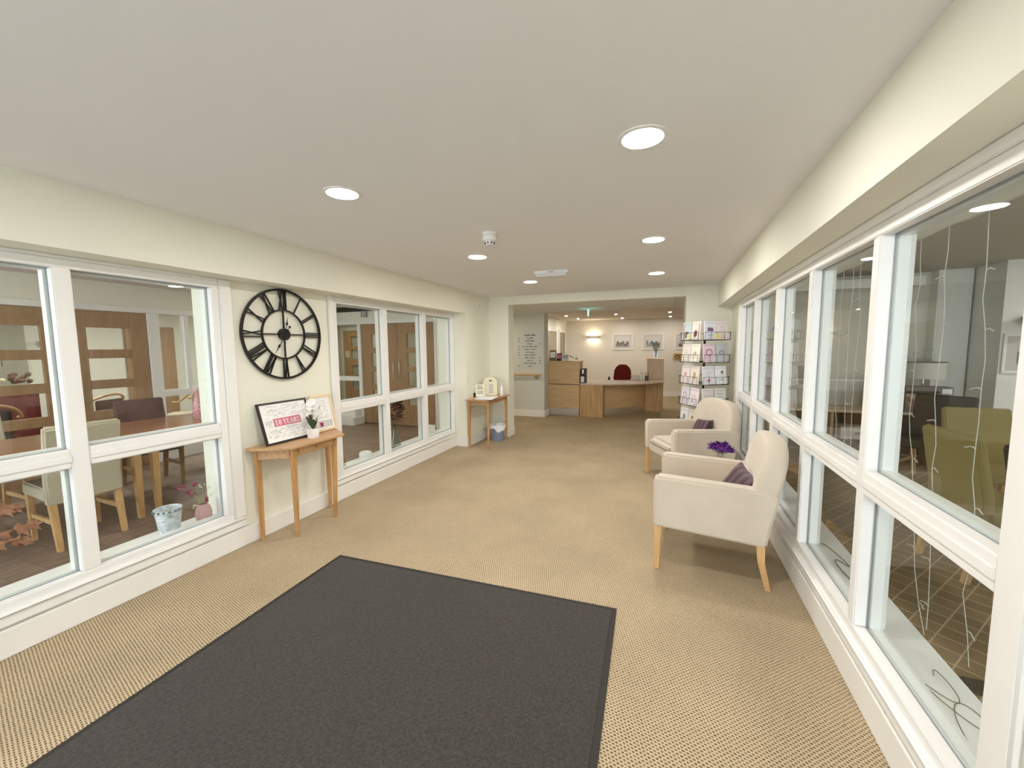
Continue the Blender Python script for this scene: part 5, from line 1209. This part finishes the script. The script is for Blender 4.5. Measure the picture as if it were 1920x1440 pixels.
B(-0.62, -0.02, 0, 0.45, 0.03, 0.34).build('panel', mat('pale_screen', C(220, 218, 208), 0.8), hb, bevel=0.01); B(-0.63, -0.03, 0.34, 0.46, 0.04, 0.365).build('top_rail', M_CERAMIC, hb, bevel=0.004)
gb = thing('game_box', 'printed cardboard box with a picture front on the lounge sideboard', 'box', (2.99, 6.46, 0.705))
B(-0.225, -0.09, 0, 0.225, 0.09, 0.32).build('box_body', mat('box_grey', C(120, 112, 116), 0.6), gb, bevel=0.003)
B(-0.215, -0.0925, 0.07, 0.215, -0.0905, 0.23).build('picture_front', mat('box_picture', C(216, 206, 190), 0.7, col2=C(120, 80, 70), vscale=18), gb); B(-0.215, -0.0925, 0.24, 0.10, -0.0905, 0.27).build('title_band', M_BLACKPL, gb); B(0.12, -0.0925, 0.24, 0.21, -0.0905, 0.30).build('price_label', M_PAPER, gb)
tl = thing('table_lamp', 'table lamp with a white drum shade and chrome stem in the lounge', 'lamp', (3.10, 6.76, 0.705))
MB().lathe([(0.20, 0.40), (0.21, 0.61), (0.205, 0.61), (0.195, 0.40)], n=32, cap=False).build('shade', mat('drum_shade', C(226, 224, 216), 0.8), tl, smooth=True); ring_m = MB().tube([(0.2115*math.cos(R(a)), 0.2115*math.sin(R(a)), 0.61) for a in range(0, 360, 10)], 0.004, 5, True); ring_m.build('shade_rim', M_INK, tl)
MB().cyl((0, 0, 0.02), (0, 0, 0.50), 0.012, n=10).build('stem', M_CHROME, tl, smooth=True); MB().lathe([(0.09, 0), (0.09, 0.015), (0.012, 0.03)], n=24).build('foot', M_CHROME, tl, smooth=True)
ff = thing('file_stack', 'dark brown carton of files on the lounge sideboard', 'carton', (2.62, 6.60, 0.705))
B(-0.11, -0.12, 0, 0.11, 0.12, 0.30).build('carton', M_DARKF, ff, bevel=0.004)
for k in range(3): B(-0.08+0.055*k, -0.10, 0.30, -0.06+0.055*k, 0.10, 0.40+0.03*k).build('file', M_DARKF if k != 1 else M_PAPER, ff)
fb = thing('drawer_tower', 'small white plastic drawer tower on the lounge floor', 'drawers', (2.36, 6.05, 0), R(-8))
B(-0.10, -0.09, 0, 0.10, 0.09, 0.26).build('tower_body', M_CERAMIC, fb, bevel=0.005)
for k in range(3):
    for j in (-1, 1): B(j*0.045-0.036, -0.0935, 0.03+0.075*k, j*0.045+0.036, -0.0905, 0.085+0.075*k).build('drawer_front', mat('drawer_grey', C(130, 124, 118), 0.6), fb)
# icicle light strings hanging on the lounge side of the glass
M_WIRE = mat('white_wire', C(196, 193, 184), 0.5)
ic = thing('icicle_lights', 'unlit white icicle light string hanging behind the lounge glass', 'string lights', (0.97, 2.2, 1.985))
STR = [[(2.20, 1.985), (2.19, 1.25), (2.06, 0.62), (1.965, 0.41)], [(2.03, 1.985), (2.015, 1.25), (1.98, 0.80), (1.955, 0.44)], [(1.83, 1.985), (1.785, 1.30), (1.765, 0.70), (1.72, 0.47)],
       [(3.0, 1.985), (2.99, 1.2), (2.96, 0.95)], [(2.86, 1.985), (2.845, 0.92)], [(2.75, 1.985), (2.742, 0.93)]]
MB().tube([(0, -0.55+0.05*k, 0.004*math.sin(k)) for k in range(30)], 0.0022, 5).build('main_cable', M_WIRE, ic)
for sdd, key in enumerate(STR):
    r_ = random.Random(sdd+3); path = []
    for (y0, z0), (y1, z1) in zip(key, key[1:]):
        n = max(2, int((z0-z1)/0.09)); path += [(r_.uniform(-0.006, 0.006), y0+(y1-y0)*k/n-2.2+r_.uniform(-0.007, 0.007), z0+(z1-z0)*k/n-1.985) for k in range(n)]
    path.append((0, key[-1][0]-2.2, key[-1][1]-1.985))
    s = MB().tube(path, 0.0014, 5).build('strand', M_WIRE, ic)
    m = MB()
    for k in range(2, len(path), 2):
        p = Vector(path[k]); d = r_.choice((-1, 1)); m.tube([tuple(p), tuple(p+Vector((0, d*0.016, 0.005))), tuple(p+Vector((-0.004, d*0.045, -0.004)))], 0.0019, 5)
    m.build('lamp_stubs', M_WIRE, s)
M_CABLE = mat('brown_cable', C(120, 108, 88), 0.5)
cc = thing('sill_cable', 'loose brown cable coiled on the white lounge sill', 'cable', (0.99, 1.55, 0.262))
rr = random.Random(5); pts = []
for k in range(120):
    s = k/119; pts.append((0.045*math.sin(7*s*3.1)+0.012*math.sin(31*s), -0.12+0.5*s+0.07*math.sin(11*s*3.1)+0.02*math.sin(23*s), 0.003+0.002*math.sin(9*s)))
MB().tube(pts, 0.0017, 5).build('cord', M_CABLE, cc, smooth=True)
cc2 = thing('sill_cable', 'short brown cable loop on the lounge sill behind the armchair', 'cable', (0.99, 2.75, 0.262))
MB().tube([(0.03*math.sin(k*0.35), -0.25+0.5*k/30+0.08*math.sin(k*0.5), 0.004) for k in range(31)], 0.0028, 5).build('cord', M_CABLE, cc2, smooth=True)
cc3 = thing('floor_cable', 'black power cable lying across the lounge carpet', 'cable', (1.75, 2.3, 0))
MB().tube([(-0.35+0.035*k, 0.10*math.sin(k*0.55)+0.02*math.sin(k*1.7), 0.006) for k in range(30)], 0.005, 6).build('cord', M_BLACKPL, cc3, smooth=True)
B(-0.47, -0.03, 0, -0.35, 0.03, 0.04).build('plug_block', M_BLACKPL, cc3, bevel=0.006)
